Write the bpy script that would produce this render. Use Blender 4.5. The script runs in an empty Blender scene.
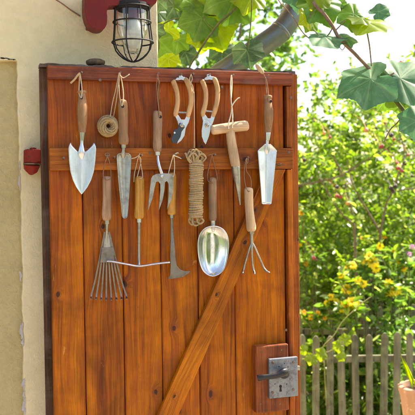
import bpy, bmesh, math, random
import numpy as np
from mathutils import Vector, Matrix

random.seed(7)
rng = np.random.default_rng(7)
scene = bpy.context.scene
COL = scene.collection
R = math.radians

# ------------------------------------------------------------------ camera
FPX = 774.0            # focal length in pixels of the 415 px photograph
YAW, PITCH, ROLL, DIST = R(17), R(-1.6), R(0.8), 2.32
FW = Vector((math.sin(YAW) * math.cos(PITCH), math.cos(YAW) * math.cos(PITCH), math.sin(PITCH)))
R0 = Vector((math.cos(YAW), -math.sin(YAW), 0))
U0 = R0.cross(FW)
RT = R0 * math.cos(ROLL) - U0 * math.sin(ROLL)
UP = U0 * math.cos(ROLL) + R0 * math.sin(ROLL)
CAM = -FW * DIST
CAM.z = 1.5
cd = bpy.data.cameras.new('camera')
cam = bpy.data.objects.new('camera', cd)
COL.objects.link(cam)
cam.matrix_world = Matrix(((RT.x, UP.x, -FW.x, CAM.x), (RT.y, UP.y, -FW.y, CAM.y), (RT.z, UP.z, -FW.z, CAM.z), (0, 0, 0, 1)))
cd.sensor_width = 36
cd.lens = 36 * FPX / 415
cd.clip_start = 0.05
cd.clip_end = 500
cd.dof.use_dof = True
cd.dof.focus_distance = 2.33
cd.dof.aperture_fstop = 6.3
scene.camera = cam

# ------------------------------------------------------------------ light
SUN_EL, SUN_AZ = R(50), R(80)      # azimuth measured from +Y towards +X
w = bpy.data.worlds.new('World')
scene.world = w
w.use_nodes = True
nt = w.node_tree
bg = nt.nodes['Background']
sky = nt.nodes.new('ShaderNodeTexSky')
sky.sky_type = 'NISHITA'
sky.sun_disc = False
sky.sun_elevation = SUN_EL
sky.sun_rotation = SUN_AZ
sky.air_density = 1.0
sky.dust_density = 2.5
sky.ozone_density = 1.0
nt.links.new(sky.outputs[0], bg.inputs[0])
bg.inputs[1].default_value = 0.13
sl = bpy.data.lights.new('sun', 'SUN')
sl.energy = 5.0
sl.angle = R(0.5)
sl.color = (1.0, 0.94, 0.84)
so = bpy.data.objects.new('sun', sl)
COL.objects.link(so)
sdir = Vector((math.sin(SUN_AZ) * math.cos(SUN_EL), math.cos(SUN_AZ) * math.cos(SUN_EL), math.sin(SUN_EL)))
so.rotation_euler = sdir.to_track_quat('Z', 'Y').to_euler()
so.location = (3, 3, 6)
vs = scene.view_settings
vs.view_transform = 'Standard'
vs.look = 'None'
vs.gamma = 1
vs.use_curve_mapping = False
vs.exposure = 1.9
try:
    vs.use_white_balance = True
    vs.white_balance_temperature = 7300
    vs.white_balance_tint = 10
except Exception:
    pass

# ------------------------------------------------------------------ projection helpers
def ray(px, py):
    return FW + RT * ((px - 207.5) / FPX) - UP * ((py - 207.5) / FPX)
def P(px, py, y=0.0):
    """photo pixel -> world point on the vertical plane parallel to the door at depth y"""
    d = ray(px, py)
    return CAM + d * ((y - CAM.y) / d.y)
def D(px, py, dist):
    return CAM + ray(px, py) * dist
def S(px, py, y=0.0):
    """metres per photo pixel there"""
    return (P(px, py, y) - CAM).dot(FW) / FPX

# ------------------------------------------------------------------ object helpers
ORG = {}
def tag(o, label=None, cat=None, group=None, kind=None):
    if label: o['label'] = label
    if cat: o['category'] = cat
    if group: o['group'] = group
    if kind: o['kind'] = kind
    return o
def thing(name, loc, label, cat, group=None):
    o = bpy.data.objects.new(name, None)
    COL.objects.link(o)
    o.location = loc
    o.empty_display_size = .02
    ORG[o] = Vector(loc)
    return tag(o, label, cat, group)

class MB:
    def __init__(s):
        s.v = []; s.f = []
    def add(s, vs, fs):
        n = len(s.v)
        s.v += [tuple(v) for v in vs]
        s.f += [tuple(i + n for i in f) for f in fs]
        return s
    def box(s, a, b):
        x0, y0, z0 = a; x1, y1, z1 = b
        return s.add([(x0,y0,z0),(x1,y0,z0),(x1,y1,z0),(x0,y1,z0),(x0,y0,z1),(x1,y0,z1),(x1,y1,z1),(x0,y1,z1)],
                     [(0,3,2,1),(4,5,6,7),(0,1,5,4),(1,2,6,5),(2,3,7,6),(3,0,4,7)])
    def prism(s, pts, y0, y1):
        """outline in x,z extruded along y (y0 nearer the camera)"""
        n = len(pts)
        vs = [(p[0], y0, p[-1]) for p in pts] + [(p[0], y1, p[-1]) for p in pts]
        fs = [tuple(range(n)), tuple(range(2*n-1, n-1, -1))]
        fs += [(i, i+n, (i+1) % n + n, (i+1) % n) for i in range(n)]
        return s.add(vs, fs)
    def sweep(s, pts, rad, seg=12, closed=False, caps=True, flat=1.0, yframe=False, twist=0):
        pts = [Vector(p) for p in pts]
        n = len(pts)
        if not hasattr(rad, '__len__'): rad = [rad] * n
        T = []
        for i in range(n):
            a = pts[(i-1) % n] if (closed or i > 0) else pts[i]
            b = pts[(i+1) % n] if (closed or i < n-1) else pts[i]
            t = (b - a)
            T.append(t.normalized() if t.length > 1e-9 else Vector((0, 0, 1)))
        ref = Vector((0, 1, 0)) if abs(T[0].y) < .9 else Vector((1, 0, 0))
        N = (ref - T[0] * ref.dot(T[0])).normalized()
        vs = []
        for i in range(n):
            if yframe: N = Vector((0, 1, 0))
            N = (N - T[i] * N.dot(T[i]))
            N = N.normalized() if N.length > 1e-6 else T[i].orthogonal().normalized()
            B = T[i].cross(N)
            for k in range(seg):
                a = 2 * math.pi * k / seg + twist * i
                vs.append(pts[i] + (N * math.cos(a) * flat + B * math.sin(a)) * rad[i])
        fs = []
        m = n if closed else n - 1
        for i in range(m):
            for k in range(seg):
                a = i * seg + k; b = i * seg + (k+1) % seg
                c = ((i+1) % n) * seg + (k+1) % seg; d = ((i+1) % n) * seg + k
                fs.append((a, b, c, d))
        if caps and not closed:
            fs.append(tuple(range(seg-1, -1, -1)))
            fs.append(tuple((n-1)*seg + k for k in range(seg)))
        return s.add(vs, fs)
    def grid(s, rows, closed=False):
        n = len(rows[0]); vs = [p for r in rows for p in r]; fs = []
        for i in range(len(rows)-1):
            for k in range(n-1):
                fs.append((i*n+k, i*n+k+1, (i+1)*n+k+1, (i+1)*n+k))
        return s.add(vs, fs)
    def build(s, name, mat, parent=None, org=None, smooth=True, bevel=0, solid=0, sub=0, angle=40):
        if org is None: org = ORG[parent] if parent is not None else Vector((0, 0, 0))
        org = Vector(org)
        me = bpy.data.meshes.new(name)
        me.from_pydata([(v[0]-org.x, v[1]-org.y, v[2]-org.z) for v in s.v], [], s.f)
        bm = bmesh.new(); bm.from_mesh(me)
        bmesh.ops.recalc_face_normals(bm, faces=bm.faces)
        bm.to_mesh(me); bm.free()
        me.materials.append(mat)
        o = bpy.data.objects.new(name, me)
        COL.objects.link(o)
        if parent is not None:
            o.parent = parent
            o.location = org - ORG[parent]
        else:
            o.location = org
        ORG[o] = org
        if solid:
            m = o.modifiers.new('solid', 'SOLIDIFY'); m.thickness = solid; m.offset = 0
        if bevel:
            m = o.modifiers.new('bevel', 'BEVEL'); m.width = bevel; m.segments = 2; m.limit_method = 'ANGLE'; m.angle_limit = R(35)
        if sub:
            m = o.modifiers.new('sub', 'SUBSURF'); m.levels = sub; m.render_levels = sub
        if smooth:
            me.shade_smooth()
            if hasattr(me, 'set_sharp_from_angle'): me.set_sharp_from_angle(angle=R(angle))
        return o

def smooth_path(pts, n=8, closed=False):
    """Catmull-Rom through points of any dimension"""
    pts = [np.array(p, float) for p in pts]
    out = []
    m = len(pts)
    rngi = range(m if closed else m - 1)
    for i in rngi:
        p0 = pts[(i-1) % m] if closed or i > 0 else pts[i]
        p1 = pts[i]; p2 = pts[(i+1) % m]
        p3 = pts[(i+2) % m] if closed or i < m-2 else pts[min(i+1, m-1)]
        for k in range(n):
            t = k / n
            out.append(.5 * ((2*p1) + (-p0+p2)*t + (2*p0-5*p1+4*p2-p3)*t*t + (-p0+3*p1-3*p2+p3)*t**3))
    if not closed: out.append(pts[-1])
    return [tuple(p) for p in out]

# ------------------------------------------------------------------ materials
class MT:
    def __init__(s, name):
        s.m = bpy.data.materials.new(name); s.m.use_nodes = True
        s.t = s.m.node_tree; s.n = s.t.nodes; s.b = s.n['Principled BSDF']
        s.out = s.n['Material Output']
    def new(s, typ, **kw):
        n = s.n.new(typ)
        for k, v in kw.items():
            if hasattr(n, k): setattr(n, k, v)
        return n
    def link(s, a, b): s.t.links.new(a, b)
    def coords(s, scale=(1,1,1), rot=(0,0,0), loc=(0,0,0)):
        tc = s.new('ShaderNodeTexCoord')
        mp = s.new('ShaderNodeMapping')
        mp.inputs['Rotation'].default_value = rot
        mp.inputs['Location'].default_value = loc
        mp.inputs['Scale'].default_value = (1,1,1)
        s.link(tc.outputs['Object'], mp.inputs[0])
        mp2 = s.new('ShaderNodeMapping'); mp2.inputs['Scale'].default_value = scale
        s.link(mp.outputs[0], mp2.inputs[0])
        return mp2.outputs[0]
    def noise(s, vec, scale, detail=4, rough=.55, dist=0.0):
        n = s.new('ShaderNodeTexNoise')
        n.inputs['Scale'].default_value = scale; n.inputs['Detail'].default_value = detail
        n.inputs['Roughness'].default_value = rough; n.inputs['Distortion'].default_value = dist
        if vec is not None: s.link(vec, n.inputs['Vector'])
        return n.outputs['Fac']
    def ramp(s, fac, stops):
        r = s.new('ShaderNodeValToRGB')
        el = r.color_ramp.elements
        while len(el) < len(stops): el.new(.5)
        for e, (p, c) in zip(el, stops):
            e.position = p
            e.color = (c, c, c, 1) if not hasattr(c, '__len__') else (*c, 1)
        s.link(fac, r.inputs[0])
        return r.outputs[0]
    def mix(s, a, b, fac, mode='MIX'):
        m = s.new('ShaderNodeMix'); m.data_type = 'RGBA'; m.blend_type = mode
        for sock, v in ((m.inputs[0], fac), (m.inputs[6], a), (m.inputs[7], b)):
            if hasattr(v, 'node'): s.link(v, sock)
            elif hasattr(v, '__len__'): sock.default_value = (*v, 1)
            else: sock.default_value = v if sock.type == 'VALUE' else (v, v, v, 1)
        return m.outputs[2]
    def math(s, op, a, b=0.0, c=0.0):
        m = s.new('ShaderNodeMath'); m.operation = op
        for sock, v in zip(m.inputs, (a, b, c)):
            if hasattr(v, 'node'): s.link(v, sock)
            else: sock.default_value = v
        return m.outputs[0]
    def bump(s, h, strength=.3, dist=.001):
        b = s.new('ShaderNodeBump'); b.inputs['Strength'].default_value = strength; b.inputs['Distance'].default_value = dist
        s.link(h, b.inputs['Height']); s.link(b.outputs[0], s.b.inputs['Normal'])
        return b
    def island(s):
        return s.new('ShaderNodeNewGeometry').outputs['Random Per Island']
    def set(s, **kw):
        for k, v in kw.items():
            k = k.replace('_', ' ')
            if hasattr(v, 'node'): s.link(v, s.b.inputs[k])
            else: s.b.inputs[k].default_value = (*v, 1) if hasattr(v, '__len__') else v
        return s.m

def wood(name, dark, mid, light, roty=0.0, across=150., along=5., rough=.5, knots=0., bump=.25, vary=.25, weather=None, wamt=.5, seed=0., top=None, spec=.22, streak=1.):
    """grain runs along local Z (roty turns it in the x,z plane)"""
    s = MT(name)
    base = s.coords((1,1,1), (0, roty, 0), (seed, seed*.7, seed*1.3))
    isl = s.island()
    off = s.new('ShaderNodeVectorMath'); off.operation = 'ADD'
    comb = s.new('ShaderNodeCombineXYZ')
    for i in range(3): s.link(s.math('MULTIPLY', isl, (7.1, 3.3, 11.7)[i]), comb.inputs[i])
    s.link(base, off.inputs[0]); s.link(comb.outputs[0], off.inputs[1])
    vec = off.outputs[0]
    # wandering of the grain
    mpw = s.new('ShaderNodeMapping'); mpw.inputs['Scale'].default_value = (9, 9, 2.2); s.link(vec, mpw.inputs[0])
    nw = s.new('ShaderNodeTexNoise'); nw.inputs['Scale'].default_value = 1; nw.inputs['Detail'].default_value = 2
    s.link(mpw.outputs[0], nw.inputs['Vector'])
    wv = s.math('MULTIPLY', s.math('SUBTRACT', nw.outputs['Fac'], .5), .05)
    kmask = None
    if knots:
        sx = s.new('ShaderNodeSeparateXYZ'); s.link(vec, sx.inputs[0])
        mk = s.new('ShaderNodeCombineXYZ'); s.link(sx.outputs[0], mk.inputs[0]); s.link(s.math('MULTIPLY', sx.outputs[2], .6), mk.inputs[1])
        vo = s.new('ShaderNodeTexVoronoi', voronoi_dimensions='2D'); vo.inputs['Scale'].default_value = 11
        s.link(mk.outputs[0], vo.inputs['Vector'])
        sep = s.new('ShaderNodeSeparateColor'); s.link(vo.outputs['Color'], sep.inputs[0])
        exist = s.math('GREATER_THAN', sep.outputs[0], 1 - knots)
        nk = s.noise(vec, 60, 3)
        d = s.math('ADD', vo.outputs['Distance'], s.math('MULTIPLY', s.math('SUBTRACT', nk, .5), .11))
        size = s.math('ADD', s.math('MULTIPLY', sep.outputs[1], .045), .028)
        rel = s.math('DIVIDE', d, size)
        sm = s.new('ShaderNodeMapRange'); sm.interpolation_type = 'SMOOTHSTEP'
        sm.inputs['From Min'].default_value = .75; sm.inputs['From Max'].default_value = 1.25
        sm.inputs['To Min'].default_value = 1; sm.inputs['To Max'].default_value = 0
        s.link(rel, sm.inputs['Value'])
        kmask = s.math('MULTIPLY', sm.outputs[0], exist)
        sh = s.new('ShaderNodeMapRange'); sh.interpolation_type = 'SMOOTHSTEP'
        sh.inputs['From Min'].default_value = .8; sh.inputs['From Max'].default_value = 4.2
        sh.inputs['To Min'].default_value = 1; sh.inputs['To Max'].default_value = 0
        s.link(rel, sh.inputs['Value'])
        halo = s.math('MULTIPLY', sh.outputs[0], exist)
        wv = s.math('ADD', wv, s.math('MULTIPLY', halo, .016))
    cw = s.new('ShaderNodeCombineXYZ'); s.link(wv, cw.inputs[0])
    ad = s.new('ShaderNodeVectorMath'); ad.operation = 'ADD'; s.link(vec, ad.inputs[0]); s.link(cw.outputs[0], ad.inputs[1])
    m1 = s.new('ShaderNodeMapping'); m1.inputs['Scale'].default_value = (across, across, along); s.link(ad.outputs[0], m1.inputs[0])
    m2 = s.new('ShaderNodeMapping'); m2.inputs['Scale'].default_value = (across*.17, across*.17, along*.35); s.link(ad.outputs[0], m2.inputs[0])
    m3 = s.new('ShaderNodeMapping'); m3.inputs['Scale'].default_value = (across*4, across*4, along*6); s.link(ad.outputs[0], m3.inputs[0])
    g1 = s.noise(m1.outputs[0], 1, 5, .6, .3)
    g2 = s.noise(m2.outputs[0], 1, 4, .55, .4)
    g3 = s.noise(m3.outputs[0], 1, 3, .5)
    g = s.math('ADD', s.math('MULTIPLY', g1, .45), s.math('MULTIPLY', g2, .55))
    c = s.ramp(g, [(.33, dark), (.48, mid), (.64, light)])
    c = s.mix(c, s.ramp(g3, [(.32, .68), (.58, 1.0)]), .75*streak, 'MULTIPLY')
    # thin dark latewood lines and pores
    m4 = s.new('ShaderNodeMapping'); m4.inputs['Scale'].default_value = (across*1.9, across*1.9, along*.5); s.link(ad.outputs[0], m4.inputs[0])
    g4 = s.noise(m4.outputs[0], 1, 2, .5)
    c = s.mix(c, s.ramp(g4, [(.36, .55), (.47, 1.0)]), .5*streak, 'MULTIPLY')
    # blotches where the stain soaked in unevenly
    blot = s.noise(vec, 7, 3, .6, .5)
    c = s.mix(c, s.ramp(blot, [(.32, .5), (.60, 1.12)]), .75, 'MULTIPLY')
    iv = s.math('ADD', s.math('MULTIPLY', isl, vary), 1 - vary * .6)
    hv = s.new('ShaderNodeHueSaturation'); s.link(c, hv.inputs['Color']); s.link(iv, hv.inputs['Value'])
    c = hv.outputs[0]
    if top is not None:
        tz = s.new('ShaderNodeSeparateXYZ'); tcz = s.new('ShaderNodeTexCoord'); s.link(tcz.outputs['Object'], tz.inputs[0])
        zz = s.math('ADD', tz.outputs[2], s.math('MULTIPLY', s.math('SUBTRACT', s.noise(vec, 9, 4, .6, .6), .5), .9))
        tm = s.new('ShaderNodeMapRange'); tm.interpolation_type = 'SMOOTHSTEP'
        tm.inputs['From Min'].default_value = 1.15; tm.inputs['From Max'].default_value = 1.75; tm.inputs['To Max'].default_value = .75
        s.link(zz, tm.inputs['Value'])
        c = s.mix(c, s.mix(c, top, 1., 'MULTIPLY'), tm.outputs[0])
    if weather is not None:
        wn = s.noise(vec, 11, 5, .65, .6)
        c = s.mix(c, weather, s.ramp(wn, [(.52 - .3*(wamt-.5), 0.), (.72 - .3*(wamt-.5), wamt)]))
    if kmask is not None:
        c = s.mix(c, s.mix(c, (.10, .018, .012), .8), s.math('MULTIPLY', s.math('MULTIPLY', halo, s.ramp(s.noise(vec, 38, 4, .65), [(.40, .25), (.58, 1.)])), .75))
        c = s.mix(c, (.030, .010, .007), s.math('MULTIPLY', kmask, .9))
    if knots:
        ms = s.new('ShaderNodeMapping'); ms.inputs['Scale'].default_value = (38, 38, 9); s.link(ad.outputs[0], ms.inputs[0])
        scf = s.noise(ms.outputs[0], 1, 8, .72, .8)
        c = s.mix(c, (.62, .30, .10), s.ramp(scf, [(.655, 0.), (.69, .5)]))
        c = s.mix(c, (.07, .018, .010), s.ramp(s.noise(ms.outputs[0], 1.7, 8, .75, .4), [(.64, 0.), (.70, .7)]))
    r = s.ramp(g1, [(.3, min(1, rough+.12)), (.7, rough-.06)])
    s.bump(s.math('ADD', g1, s.math('MULTIPLY', g3, .4)), bump, .0015)
    return s.set(Base_Color=c, Roughness=r, Specular_IOR_Level=spec)

def metal(name, col, rough=.3, dirt=(.10, .07, .045), damt=.35, scale=60, metallic=1., brush=True):
    s = MT(name)
    v = s.coords()
    n1 = s.noise(v, scale, 5, .65); n2 = s.noise(v, scale*.25, 4, .6, .4)
    vb = s.coords((400, 400, 25)); nb = s.noise(vb, 1, 3)
    m = s.ramp(s.math('MULTIPLY', s.math('ADD', n1, n2), .5), [(.47, 0.), (.66, damt)])
    c = s.mix(s.mix(col, s.ramp(nb, [(.3, .8), (.7, 1.)]), .6, 'MULTIPLY'), dirt, m)
    s.bump(s.math('ADD', s.math('MULTIPLY', nb, .5 if brush else 0), n1), .12, .0006)
    return s.set(Base_Color=c, Metallic=s.math('MULTIPLY', s.math('SUBTRACT', 1, s.math('MULTIPLY', m, .8)), metallic),
                 Roughness=s.math('ADD', s.math('MULTIPLY', n2, .25), rough - .1))

def paint(name, col, rough=.45, chip=None, camt=.4, scale=40, bump=.15, spec=.5):
    s = MT(name); v = s.coords()
    n = s.noise(v, scale, 6, .65); n2 = s.noise(v, scale*.15, 4, .6)
    c = s.mix(col, s.ramp(n2, [(.3, .7), (.7, 1.1)]), .8, 'MULTIPLY')
    if chip is not None: c = s.mix(c, chip, s.ramp(n, [(.60, 0.), (.66, camt)]))
    s.bump(n, bump, .001)
    return s.set(Base_Color=c, Roughness=s.math('ADD', s.math('MULTIPLY', n, .2), rough-.1), Specular_IOR_Level=spec)

def fibre(name, a, b, scale=500):
    s = MT(name); v = s.coords()
    n = s.noise(v, scale, 4, .7); n2 = s.noise(v, scale*.08, 3)
    c = s.mix(s.ramp(n, [(.3, a), (.7, b)]), s.ramp(n2, [(.3, .75), (.7, 1.05)]), .7, 'MULTIPLY')
    s.bump(n, .5, .0008)
    return s.set(Base_Color=c, Roughness=.9, Specular_IOR_Level=.1)

def leafmat(name, a, b, trans=.5, tcol=None, rough=.45, patch=False, bright=None, hue=.48):
    s = MT(name)
    isl = s.island()
    c = s.ramp(isl, [(0., a), (.75, b), (1., bright or b)])
    v = s.coords()
    n = s.noise(v, 40 if patch else 3, 4)
    c = s.mix(c, s.ramp(n, [(.3, .7), (.7, 1.15)]), .7, 'MULTIPLY')
    if patch:
        av = s.new('ShaderNodeAttribute'); av.attribute_name = 'vein'
        spots = s.ramp(s.noise(v, 95, 3, .6), [(.68, 0.), (.74, .7)])
        c = s.mix(c, (.16, .11, .03), spots)
        c = s.mix(c, s.mix(c, (.34, .44, .20), .5), s.math('MULTIPLY', av.outputs['Fac'], .35))
    s.set(Base_Color=c, Roughness=rough, Specular_IOR_Level=.4)
    if patch: s.bump(n, .35, .002)
    tr = s.new('ShaderNodeBsdfTranslucent')
    hs = s.new('ShaderNodeHueSaturation'); hs.inputs['Hue'].default_value = hue; hs.inputs['Saturation'].default_value = 1.1
    hs.inputs['Value'].default_value = 1.9 if tcol is None else tcol
    s.link(c, hs.inputs['Color']); s.link(hs.outputs[0], tr.inputs['Color'])
    mx = s.new('ShaderNodeMixShader'); mx.inputs[0].default_value = trans
    s.link(s.b.outputs[0], mx.inputs[1]); s.link(tr.outputs[0], mx.inputs[2]); s.link(mx.outputs[0], s.out.inputs[0])
    return s.m

def flat(name, col, rough=.6, metallic=0.):
    s = MT(name); v = s.coords(); n = s.noise(v, 120, 3)
    c = s.mix(col, s.ramp(n, [(.3, .75), (.7, 1.1)]), .6, 'MULTIPLY')
    return s.set(Base_Color=c, Roughness=rough, Metallic=metallic)

H = math.pi / 2
M = {}
OD, OM, OL = (.16, .027, .001), (.38, .090, .001), (.54, .152, .002)
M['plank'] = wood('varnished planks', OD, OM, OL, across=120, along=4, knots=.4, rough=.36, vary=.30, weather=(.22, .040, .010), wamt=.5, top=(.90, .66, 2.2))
RD, RM, RL = (.09, .020, .010), (.26, .058, .020), (.38, .10, .038)
M['rail'] = wood('red brown rail', RD, RM, RL, roty=H, across=110, along=4, knots=.15, rough=.5, weather=(.22, .12, .10), wamt=.55, seed=2.)
M['rail_mid'] = wood('orange brown rail', (.15, .028, .004), (.36, .088, .006), (.50, .145, .010), roty=H, across=110, along=4, knots=.3, rough=.48, weather=(.22, .05, .02), wamt=.4, seed=5.)
M['brace'] = wood('orange brace', OD, (.41, .105, .002), (.58, .178, .004), roty=-R(26.5), across=110, along=4, knots=.25, rough=.42, seed=9.)
M['stile'] = wood('stile', (.14, .026, .004), (.34, .082, .006), (.48, .135, .010), across=130, along=4, knots=.25, rough=.5, seed=3., weather=(.20,.05,.03), wamt=.4)
M['backing'] = wood('weathered backing', (.03, .015, .009), (.085, .040, .022), (.15, .07, .035), across=150, along=4, rough=.75, bump=.6, weather=(.13, .09, .07), wamt=.6, seed=4.)
M['backing_h'] = wood('weathered backing across', (.045, .025, .016), (.10, .05, .035), (.18, .09, .06), roty=H, across=150, along=4, rough=.75, bump=.6, weather=(.22, .17, .15), wamt=.8, seed=6.)
M['block'] = wood('red brown lock block', (.10, .022, .008), (.26, .062, .016), (.36, .10, .03), across=120, along=5, knots=.3, rough=.45, seed=8., weather=(.16,.05,.03), wamt=.4)
M['ash'] = wood('pale ash handle', (.32, .17, .095), (.46, .26, .15), (.58, .36, .22), across=260, along=12, rough=.5, bump=.15, vary=.05, weather=(.30,.18,.11), wamt=.35, seed=1., streak=.7)
M['ash_worn'] = wood('worn ash handle', (.20, .095, .04), (.36, .18, .08), (.48, .26, .13), across=260, along=12, rough=.55, bump=.25, vary=.05, weather=(.16,.10,.07), wamt=.55, seed=11., streak=.7)
M['ash_grey'] = wood('greyed handle', (.18, .09, .048), (.32, .18, .10), (.44, .265, .16), across=260, along=12, rough=.6, bump=.3, vary=.05, weather=(.22,.17,.13), wamt=.55, seed=12., streak=.7)
M['honey'] = wood('honey handle', (.28, .115, .02), (.44, .195, .035), (.57, .29, .07), across=260, along=12, rough=.4, bump=.15, vary=.05, seed=13., streak=.35)
M['beech'] = wood('beech', (.40, .24, .13), (.54, .35, .21), (.64, .45, .29), roty=H, across=260, along=12, rough=.5, bump=.12, vary=.05, seed=14., streak=.35)
M['beech_v'] = wood('beech upright', (.40, .235, .13), (.53, .34, .20), (.63, .44, .28), across=260, along=12, rough=.5, bump=.12, vary=.05, seed=15., streak=.35)
M['pruner_grip'] = wood('pruner grip', (.40, .20, .08), (.54, .29, .125), (.64, .37, .18), across=260, along=14, rough=.42, bump=.1, vary=.05, seed=16., streak=.35)
M['steel'] = metal('bright steel', (.62, .63, .66), .33, damt=.4)
M['steel_matte'] = metal('matte steel', (.68, .71, .77), .34, damt=.4, scale=30)
M['steel_worn'] = metal('worn steel', (.40, .375, .34), .36, damt=.7)
M['steel_dark'] = metal('dark forged steel', (.24, .21, .19), .42, dirt=(.09, .055, .035), damt=.7)
M['steel_mirror'] = metal('polished steel', (.80, .80, .80), .13, damt=.3, scale=90)
M['blue_steel'] = metal('blue coated blade', (.055, .06, .075), .3, damt=.2, metallic=.6)
M['lock'] = metal('galvanised lock plate', (.23, .25, .29), .42, dirt=(.07, .055, .05), damt=.8, scale=130, metallic=.75)
M['lever'] = metal('dark lever', (.035, .035, .038), .34, dirt=(.06,.05,.045), damt=.5, metallic=.8)
M['rust'] = metal('rusty nail', (.20, .15, .11), .5, dirt=(.11, .045, .02), damt=.9)
M['zinc'] = metal('weathered zinc', (.19, .205, .20), .34, dirt=(.10, .11, .09), damt=.8, scale=16, metallic=.85)
M['black'] = flat('black wire', (.006, .006, .007), .75)
M['dark'] = flat('dark hollow fill', (.02, .012, .008), .9)
M['redpaint'] = paint('red brown paint', (.15, .012, .010), .5, (.05, .018, .014), .7, 70, .4, spec=.2)
M['redhinge'] = paint('red hinge paint', (.24, .018, .010), .5, (.06, .022, .016), .9, 130, .7, spec=.2)
M['string'] = fibre('jute string', (.42, .30, .18), (.62, .48, .32))
M['string_red'] = fibre('brown cord', (.20, .10, .06), (.36, .20, .12))
M['string_white'] = fibre('pale cord', (.60, .50, .36), (.78, .68, .52))
M['hemp'] = fibre('hemp rope', (.26, .165, .08), (.50, .35, .19), 350)
M['leather'] = fibre('leather tag', (.42, .26, .13), (.56, .37, .21), 200)
M['fence'] = wood('weathered fence', (.075, .072, .045), (.155, .15, .10), (.25, .245, .175), across=110, along=6, rough=.8, bump=.5, weather=(.17, .20, .11), wamt=.7, seed=21., streak=.7)
M['stone'] = fibre('lichened wood', (.07, .045, .03), (.17, .12, .075), 90)
M['bark'] = fibre('bark', (.10, .075, .05), (.20, .16, .11), 40)
M['cane'] = fibre('vine cane', (.16, .10, .07), (.30, .20, .14), 120)
M['cane_pale'] = fibre('pale shoot', (.24, .26, .10), (.38, .38, .18), 120)
M['cane_green'] = fibre('green shoot', (.07, .08, .03), (.14, .15, .06), 120)
M['leaf_y'] = leafmat('yellow green foliage', (.08, .17, .022), (.17, .27, .035), .52, bright=(.36, .43, .12), rough=.33, hue=.49)
M['leaf_g'] = leafmat('green foliage', (.06, .14, .028), (.14, .24, .04), .5, bright=(.28, .37, .12), rough=.33, hue=.495)
M['leaf_d'] = leafmat('dark green foliage', (.07, .13, .03), (.14, .22, .05), .5)
M['vine_b'] = leafmat('blue green vine leaf', (.050, .135, .068), (.065, .16, .08), .34, tcol=1.7, rough=.6, patch=True)
M['vine_g'] = leafmat('green vine leaf', (.065, .16, .022), (.09, .20, .028), .5, rough=.45, patch=True)
M['vine_y'] = leafmat('fresh vine leaf', (.13, .21, .015), (.15, .23, .02), .62, tcol=2.2, rough=.45, patch=True)
M['vine_d'] = leafmat('dark green vine leaf', (.028, .070, .028), (.035, .08, .03), .3, rough=.45, patch=True)  # darker green than the other vine leaves
M['petal'] = leafmat('yellow petals', (.88, .70, .02), (.92, .78, .03), .35, tcol=1.1, rough=.6)
M['petal_o'] = leafmat('orange petals', (.80, .40, .01), (.85, .50, .02), .35, tcol=1.1, rough=.6)
M['petal_p'] = leafmat('violet petals', (.42, .16, .40), (.55, .25, .52), .35, tcol=1.1, rough=.6)
M['eye'] = fibre('flower centre', (.35, .16, .01), (.5, .26, .02), 600)
M['berry_b'] = flat('black berry', (.02, .008, .015), .25)
M['berry_r'] = flat('red berry', (.30, .03, .03), .3)
M['apple'] = flat('blushed fruit', (.50, .20, .10), .4)
M['terracotta'] = paint('pale terracotta', (.36, .20, .14), .8, (.62, .52, .44), .7, 30, .4)
M['soil'] = fibre('soil', (.03, .02, .012), (.07, .045, .03), 200)

# plaster
def plaster(name, a, b, fine, coarse, strength, stain=None, chips=False):
    s = MT(name); v = s.coords()
    n1 = s.noise(v, fine, 6, .6); n2 = s.noise(v, coarse, 5, .6, .3); n3 = s.noise(v, 3.1, 4, .6)
    c = s.ramp(n3, [(.3, a), (.7, b)])
    c = s.mix(c, s.ramp(n2, [(.25, .86), (.6, 1.0)]), .7, 'MULTIPLY')
    if stain is not None: c = s.mix(c, stain, s.ramp(s.noise(v, 5, 6, .7, .5), [(.55, 0.), (.75, .5)]))
    s.bump(s.math('ADD', s.math('MULTIPLY', n1, .35), n2), strength, .006)
    return s.set(Base_Color=c, Roughness=.9, Specular_IOR_Level=.15)
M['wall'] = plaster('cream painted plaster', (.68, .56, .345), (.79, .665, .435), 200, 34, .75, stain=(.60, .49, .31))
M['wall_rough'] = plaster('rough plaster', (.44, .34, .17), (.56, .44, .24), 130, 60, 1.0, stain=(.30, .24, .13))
M['whitewash'] = plaster('whitewash', (.70, .68, .63), (.80, .78, .74), 100, 20, .4)
M['chip'] = fibre('bare lavender plaster', (.42, .38, .38), (.56, .51, .50), 90)
M['rooftile'] = plaster('roof tiles', (.28, .10, .06), (.38, .15, .09), 60, 20, .5)
s_ = MT('gravel and grass'); v_ = s_.coords()
gr = s_.ramp(s_.noise(v_, 45, 5, .7), [(.3, (.22, .18, .13)), (.7, (.42, .36, .27))])
s_.bump(s_.noise(v_, 60, 5, .7), .6, .02)
M['gravel'] = s_.set(Base_Color=gr, Roughness=.95)
s_ = MT('meadow'); v_ = s_.coords()
gr = s_.ramp(s_.noise(v_, 5, 6, .7), [(.3, (.05, .085, .015)), (.6, (.10, .14, .025)), (.8, (.17, .17, .06))])
s_.bump(s_.noise(v_, 30, 5, .7), .8, .05)
M['grass'] = s_.set(Base_Color=gr, Roughness=.95)
s_ = MT('lamp glass')
s_.set(Base_Color=(.93, .96, .95), Roughness=.06, IOR=1.45)
s_.b.inputs['Transmission Weight'].default_value = 1.0
M['glass'] = s_.m
s_ = MT('frosted bulb')
s_.set(Base_Color=(.86, .87, .86), Roughness=.35)
s_.b.inputs['Transmission Weight'].default_value = .35
M['bulb'] = s_.m

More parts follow.
